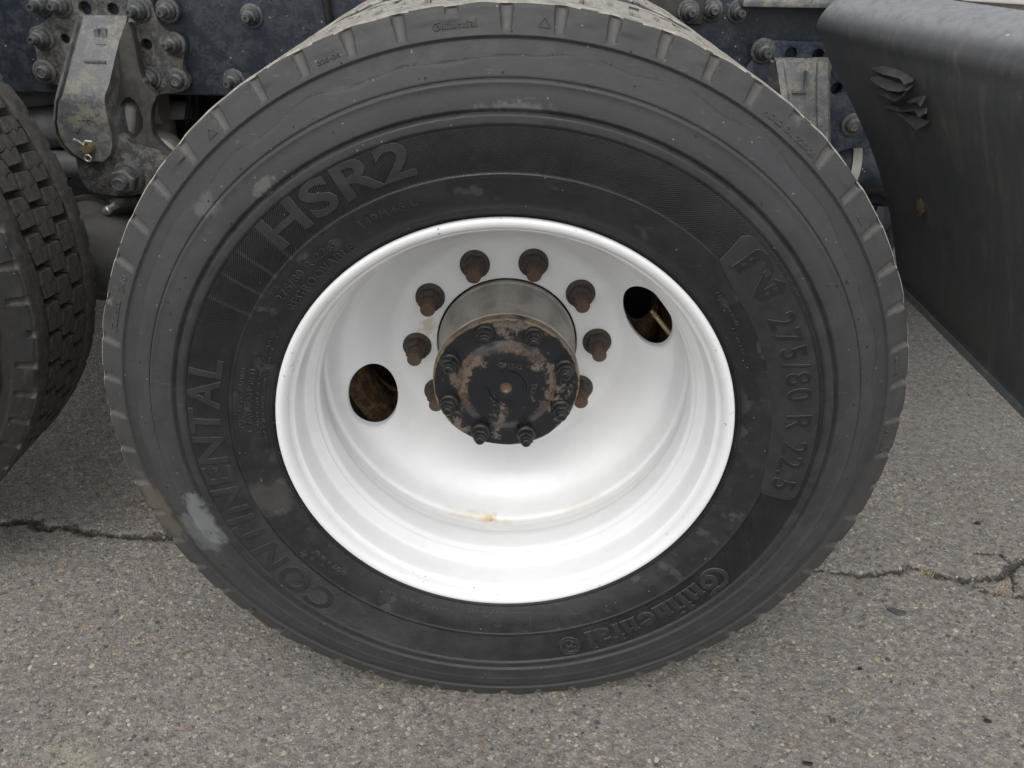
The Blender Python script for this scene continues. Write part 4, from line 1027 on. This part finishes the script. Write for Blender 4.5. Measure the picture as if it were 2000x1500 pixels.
tube('air_hose', [at(628, -40, .715), at(636, 0, .712), at(643, 40, .716), at(650, 80, .72)], .007, HOSE, 10)
tube('cross_tube', [at(1600, 318, .80), at(1720, 316, .80), at(1900, 316, .80)], .060, FRAME, 32)
bm = bmesh.new(); q = at(1648, 316, .80); add_turn(bm, q, (1, 0, 0), [(-.006, .0625), (.012, .0625)], 32)
part('clamp_band', from_bm('clamp_band', bm), PIPE, truck)
bm = bmesh.new(); q = at(1700, 425, .72)
add_turn(bm, q-Vector((0, 0, .05)), (0, 0, 1), [(-.06, .040), (-.03, .055), (0, .058), (.05, .052), (.085, .036), (.095, .012)], 32)
part('polished_cover', from_bm('polished_cover', bm), CHROME, truck)
# what fills the dark under the chassis
bm = bmesh.new(); add_rings(bm, [[(x, 3.0*.5+y*-1+.95, z) for y, z in [(FY, zb), (FY+fl, zb), (FY+fl, zb+hz), (FY, zb+hz)]] for x in (-3.2, 3.2)]); part('frame_rail', from_bm('frame_rail', bm), UNDER, truck)
bm = bmesh.new(); add_tube(bm, [(0, .40, H), (0, .70, H), (0, .95, H), (0, 1.10, H), (0, 1.25, H), (0, 2.1, H)], [.07, .075, .11, .19, .12, .07], 24); part('axle_housing', from_bm('axle_housing', bm), UNDER, truck)
bm = bmesh.new(); add_tube(bm, [(-1.228, .5, H+.11), (-1.228, .95, H+.11), (-1.228, 1.1, H+.11), (-1.228, 2.1, H+.11)], [.07, .1, .18, .07], 24); part('axle_housing', from_bm('axle_housing', bm), UNDER, truck)
bm = bmesh.new(); add_box(bm, (-3.2, FY+.08, zb+.18), (3.2, 1.9, zb+.30)); part('shade_deck', from_bm('shade_deck', bm), UNDER, truck)  # added slab that blocks sky light to darken the underside
bm = bmesh.new(); add_box(bm, (-.95, 1.0, .42), (-.25, 1.55, zb+.17)); bevel_all(bm, .08, 3); part('dark_filler', from_bm('dark_filler', bm), UNDER, truck)  # bulk added to block far-side light and keep the background black
bm = bmesh.new(); add_box(bm, (.35, 1.05, .40), (1.6, 1.5, zb+.17)); bevel_all(bm, .08, 3); part('dark_filler', from_bm('dark_filler', bm), UNDER, truck)  # second added bulk, darkening the background on the right
for x, hz_ in ((0, H), (-1.228, H+.11)):
    wf = part('wheel', None, None, truck, (x, 2.45, hz_), (0, 0, math.pi)); part('tyre', tyre_plain, None, wf)
    wf = part('wheel', None, None, truck, (x, 1.90, hz_)); part('tyre', tyre_plain, None, wf)

# ---------------------------------------------------------------- black plastic fender
FAR = [(.500, .475), (.5045, .455), (.514, .4255), (.534, .3854), (.581, .3275), (.635, .2492), (.6735, .1851), (.711, .1081), (.741, .0269), (.757, -.0153), (.763, -.030)]
FARP = np.array(FAR); 
def far_at(z): return np.interp(z, FARP[::-1, 1], FARP[::-1, 0])
ny, nz = 60, 90
ys = np.linspace(.60, -.05, ny); P = np.zeros((ny, nz, 3))
ztop, zbot = .470, -.0212
for i, y in enumerate(ys):
    f = (.60-y)/.40; xt = .505 + .128*f
    prof = []
    # deck going away to the right, rolled edge, then the curved skirt
    prof += [(xt+.080, ztop+.018), (xt+.078, ztop+.0178), (xt+.052, ztop+.014), (xt+.030, ztop+.006), (xt+.014, ztop-.008), (xt+.004, ztop-.024), (xt, ztop-.040)]
    for z in np.linspace(ztop-.058, zbot, 24):
        xf = far_at(z); k = (xf-.505)/(.760-.505)           # 0 at the top, 1 at the bottom
        bulge = .0
        prof.append((xt + (.7605-xt)*k, z))
    prof += [(prof[-1][0]-.003, prof[-1][1]-.004), (prof[-1][0]-.013, prof[-1][1]-.0055)]
    prof = resample(chaikin(prof, 2), .004); pr = np.array(prof)
    s = np.r_[0, np.cumsum(np.hypot(*np.diff(pr, axis=0).T))]; q = np.linspace(0, s[-1], nz)
    P[i, :, 0] = np.interp(q, s, pr[:, 0]); P[i, :, 1] = y; P[i, :, 2] = np.interp(q, s, pr[:, 1])+H
    # the far edge turns back a little, rounding the corner
    if i < 6: P[i, :, 0] += .0035*(1-i/6)**2; 
P[..., 0] += .004*np.sin(P[..., 1]*9+1)*np.linspace(0, 1, nz)[None]**2*0
bm = bmesh.new(); uvl = bm.loops.layers.uv.new('UVMap')
def sheet(P, off):
    V = [[bm.verts.new(P[i, j]+np.array(off)) for j in range(nz)] for i in range(ny)]
    return V
A = sheet(P, (0, 0, 0)); nrm = np.array((.009, 0, .002)); B = sheet(P, nrm)
def face(vs_, uvs):
    f_ = bm.faces.new(vs_)
    for l, uv in zip(f_.loops, uvs): l[uvl].uv = uv
for i in range(ny-1):
    for j in range(nz-1):
        uvq = [(i/ny, 1-j/nz), ((i+1)/ny, 1-j/nz), ((i+1)/ny, 1-(j+1)/nz), (i/ny, 1-(j+1)/nz)]
        face((A[i][j], A[i+1][j], A[i+1][j+1], A[i][j+1]), uvq); face((B[i][j+1], B[i+1][j+1], B[i+1][j], B[i][j]), [uvq[3], uvq[2], uvq[1], uvq[0]])
for i in range(ny-1):
    face((A[i][nz-1], A[i+1][nz-1], B[i+1][nz-1], B[i][nz-1]), [(i/ny, 0)]*4); face((B[i][0], B[i+1][0], A[i+1][0], A[i][0]), [(i/ny, 1)]*4)
for j in range(nz-1):
    face((B[0][j], A[0][j], A[0][j+1], B[0][j+1]), [(0, 1-j/nz)]*4); face((A[-1][j], B[-1][j], B[-1][j+1], A[-1][j+1]), [(1, 1-j/nz)]*4)
bvh = BVHTree.FromBMesh(bm)
fender = part('fender', from_bm('fender', bm, True, 40), FENDER, truck)
def on_fender(px, py, lift=0.):
    d = ray(px, py).normalized(); h, n, i, dd = bvh.ray_cast(CAM, d)
    if h is None: return at(px, py, .3), Vector((-1, 0, 0))
    if n.dot(d) > 0: n = -n
    return h+n*lift, n
# torn ventilation louvres
def fin_plate(name, quad, mat, lift=.003, t=.0035):
    bm = bmesh.new(); pts = []
    for px, py, lf in quad: pts.append(on_fender(px, py, lf)[0])
    n = (pts[1]-pts[0]).cross(pts[2]-pts[0]).normalized()*t
    add_rings(bm, [pts, [p+n for p in pts]]); bevel_all(bm, .0006, 1, 60)
    part(name, from_bm(name, bm, True, 25), mat, fender)
fins = [
    [(1698, 134, 0), (1722, 128, 0), (1758, 137, 0), (1783, 153, .004), (1778, 160, .020), (1765, 166, .034), (1757, 154, .026), (1722, 145, .014)],
    [(1701, 153, 0), (1716, 147, 0), (1752, 158, 0), (1786, 166, .004), (1774, 176, .030), (1760, 179, .034), (1738, 177, .030), (1716, 166, .016)],
    [(1708, 178, 0), (1724, 171, 0), (1757, 183, .002), (1776, 171, .004), (1766, 188, .024), (1752, 199, .036), (1740, 194, .030)],
    [(1762, 197, .004), (1790, 189, .004), (1806, 186, .006), (1795, 207, .030), (1790, 199, .022), (1774, 201, .020)],
    [(1726, 209, 0), (1740, 202, 0), (1772, 212, .004), (1812, 210, .006), (1811, 221, .022), (1798, 229, .032), (1791, 216, .022), (1760, 218, .016)],
    [(1730, 213, .002), (1752, 214, .002), (1794, 229, .006), (1813, 237, .010), (1802, 246, .026), (1789, 255, .034), (1772, 239, .026), (1748, 222, .014)],
]
def fin_plate(name, quad, mat, t=.0035):
    bm = bmesh.new(); pts = []
    for px, py, lf in quad:
        d = ray(px, py).normalized(); pts.append(on_fender(px, py)[0]-d*(lf+.003))
    n = (pts[1]-pts[0]).cross(pts[-2]-pts[0]).normalized()*t
    if n.z > 0: n = -n
    add_rings(bm, [pts, [p+n for p in pts]]); bevel_all(bm, .0006, 1, 60)
    part(name, from_bm(name, bm, True, 25), mat, fender)
for q in fins: fin_plate('vent_fin', q, FIN)
bm = bmesh.new(); hp_ = [on_fender(x, y, .0015)[0] for x, y in smooth_loop([(1735, 138, 0), (1765, 140, 0), (1790, 158, 0), (1808, 188, 0), (1814, 222, 0), (1806, 238, 0), (1785, 222, 0), (1765, 200, 0), (1745, 170, 0)], 3) for _ in [0]] if False else [on_fender(v.x, v.y, .0015)[0] for v in smooth_loop([(1728, 140, 0), (1762, 142, 0), (1788, 158, 0), (1806, 188, 0), (1812, 222, 0), (1804, 238, 0), (1780, 224, 0), (1756, 202, 0), (1736, 170, 0)], 3)]
bm.faces.new([bm.verts.new(p) for p in hp_]); bmesh.ops.triangulate(bm, faces=bm.faces[:])
DARK = grimy('vent_opening', C(.008, .008, .008), C(.016, .015, .014), None, 30, .5, .9)
part('vent_opening', from_bm('vent_opening', bm, True), DARK, fender)
# slots in the deck: recessed cuts with a bright worn lower lip
bm = bmesh.new(); bm2 = bmesh.new()
for x0, y0, x1, y1 in ((1714, 0, 1708, 11), (1823, 19, 1816, 37), (1978, 47, 1969, 67), (1880, 165, 1884, 174)):
    for b_, quad, lf in ((bm, [(x0-3, y0), (x0+3, y0), (x1+3, y1), (x1-3, y1)], .0012), (bm2, [(x1-4, y1), (x1+3, y1-1), (x1+3, y1+2), (x1-5, y1+3)], .0020)):
        p_ = [on_fender(a, b, lf)[0] for a, b in quad]; q_ = [on_fender(a, b, lf-.003)[0] for a, b in quad]; add_rings(b_, [p_, q_])
part('deck_slot', from_bm('deck_slot', bm, False), DARK, fender)
part('slot_lip', from_bm('slot_lip', bm2, False), PIPE, fender)
# mud clod stuck on the skirt
bm = bmesh.new(); c0, n0 = on_fender(1800, 400)
bmesh.ops.create_icosphere(bm, subdivisions=3, radius=.016)
for v in bm.verts: v.co *= random.uniform(.7, 1.15); v.co = Vector((v.co.x*.35, v.co.y*.8, v.co.z*1.25))+c0
MUD = grimy('dried_mud', C(.09, .068, .045), C(.14, .11, .075), None, 60, .6, .95, bumpd=.003)
part('mud_clod', from_bm('mud_clod', bm), MUD, fender)
# small white bodywork above the fender
bm = bmesh.new(); a = at(1760, -10, .75); b = at(2300, 12, .75)
pa = [at(1870, -60, .62), at(1880, 3, .62), at(2010, 11, .62), at(2500, 40, .62), at(2500, -60, .62)]
add_plate(bm, pa, .05); bevel_all(bm, .004)
part('body_panel', from_bm('body_panel', bm), PANEL, truck)
bm = bmesh.new(); add_plate(bm, [at(1740, -30, .66), at(1770, -4, .66), at(1900, 12, .66), at(2020, 32, .66), at(2500, 110, .66), at(2500, -20, .66)], .04)
part('body_panel', from_bm('body_panel', bm), PIPE, truck)

# ================================================================== LOOSE THINGS ON THE GROUND
def tuft(name, px, py, n, ln, lab, seed, lean):
    r_ = random.Random(seed); root = ground_at(px, py); V, F = [], []
    for k in range(n):
        b = Vector((r_.uniform(-.014, .014), r_.uniform(-.006, .006), -.004)); L = ln*r_.uniform(.5, 1.1)
        d = Vector((r_.uniform(-1, 1)+lean, r_.uniform(-.9, .5), r_.uniform(.25, .8))).normalized(); side = d.cross(Vector((0, 0, 1))).normalized()*.0009
        o = len(V); N = 4
        for i in range(N+1):
            t = i/N; c = b+d*L*t+Vector((0, 0, -.35*L*t*t)); w_ = side*(1-t*.85)
            V += [c-w_, c+Vector((0, 0, .0006)), c+w_]
        for i in range(N): a = o+3*i; F += [(a, a+1, a+4, a+3), (a+1, a+2, a+5, a+4)]
    o = part(name, mk(name, V, F), STRAW, loc=root); tag(o, lab, 'grass', 'dry grass tufts in the pavement crack'); return o
tuft('grass_tuft', 1806, 1120, 26, .022, 'smaller dry straw tuft lying where the crack jogs, nearer the tyre', 1, -.3)
tuft('grass_tuft', 1955, 1150, 30, .026, 'larger dry straw tuft in the lower crack branch, farther from the tyre', 2, -.5)
def scrap(name, px, py, L, W, T, ang, mat, lab, cat, seed, group=None):
    r_ = random.Random(seed); p = ground_at(px, py); pts = []
    n = 9
    for k in range(n):
        a = 2*math.pi*k/n; q = r_.uniform(.7, 1.1); pts.append((math.cos(a)*L/2*q, math.sin(a)*W/2*q))
    bm = bmesh.new(); z0 = .0015
    add_rings(bm, [[(x, y, z0) for x, y in pts], [(x, y, z0+T*.7+r_.uniform(0, .3)*T) for x, y in pts], [(x*.8, y*.7, z0+T+r_.uniform(-.2, .3)*T) for x, y in pts]])
    o = part(name, from_bm(name, bm, True, 30), mat, loc=p, rot=(0, 0, ang)); tag(o, lab, cat, group); return o
scrap('rubber_scrap', 1752, 1197, .040, .016, .003, -.35, SCRAPGREY, 'flat grey curled rubber scrap lying below the crack', 'scrap', 3)
G = 'black chips scattered on the asphalt'
scrap('plastic_chip', 1908, 1024, .016, .005, .003, -.15, CHIPBLACK, 'thin straight black chip above the crack, below the fender', 'chip', 4, G)
scrap('plastic_chip', 1679, 1308, .007, .006, .003, .3, CHIPBLACK, 'smallest black crumb, level with the bottom of the tyre', 'chip', 5, G)
scrap('plastic_chip', 1928, 1410, .012, .006, .003, -.5, CHIPBLACK, 'ragged black chip near the lower right corner of the photo', 'chip', 6, G)
scrap('plastic_chip', 1576, 1493, .020, .006, .003, -.15, CHIPBLACK, 'long black sliver cut by the bottom edge of the photo', 'chip', 8, G)
bm = bmesh.new(); bmesh.ops.create_icosphere(bm, subdivisions=3, radius=1)
p = ground_at(1768, 585); r_ = random.Random(5)
for v in bm.verts:
    c = v.co; k = 1+.18*math.sin(c.x*5+1)*math.cos(c.z*4)+.12*math.sin(c.y*7)+r_.uniform(-.03, .03)
    v.co = Vector((c.x*.085*k, c.y*.05*k, max(-.02, c.z*.075*k)+.05))
rock = part('stone', from_bm('stone', bm, True, 25), ROCK, loc=p); tag(rock, 'pale angular stone on the asphalt behind the tyre beside the fender', 'stone')
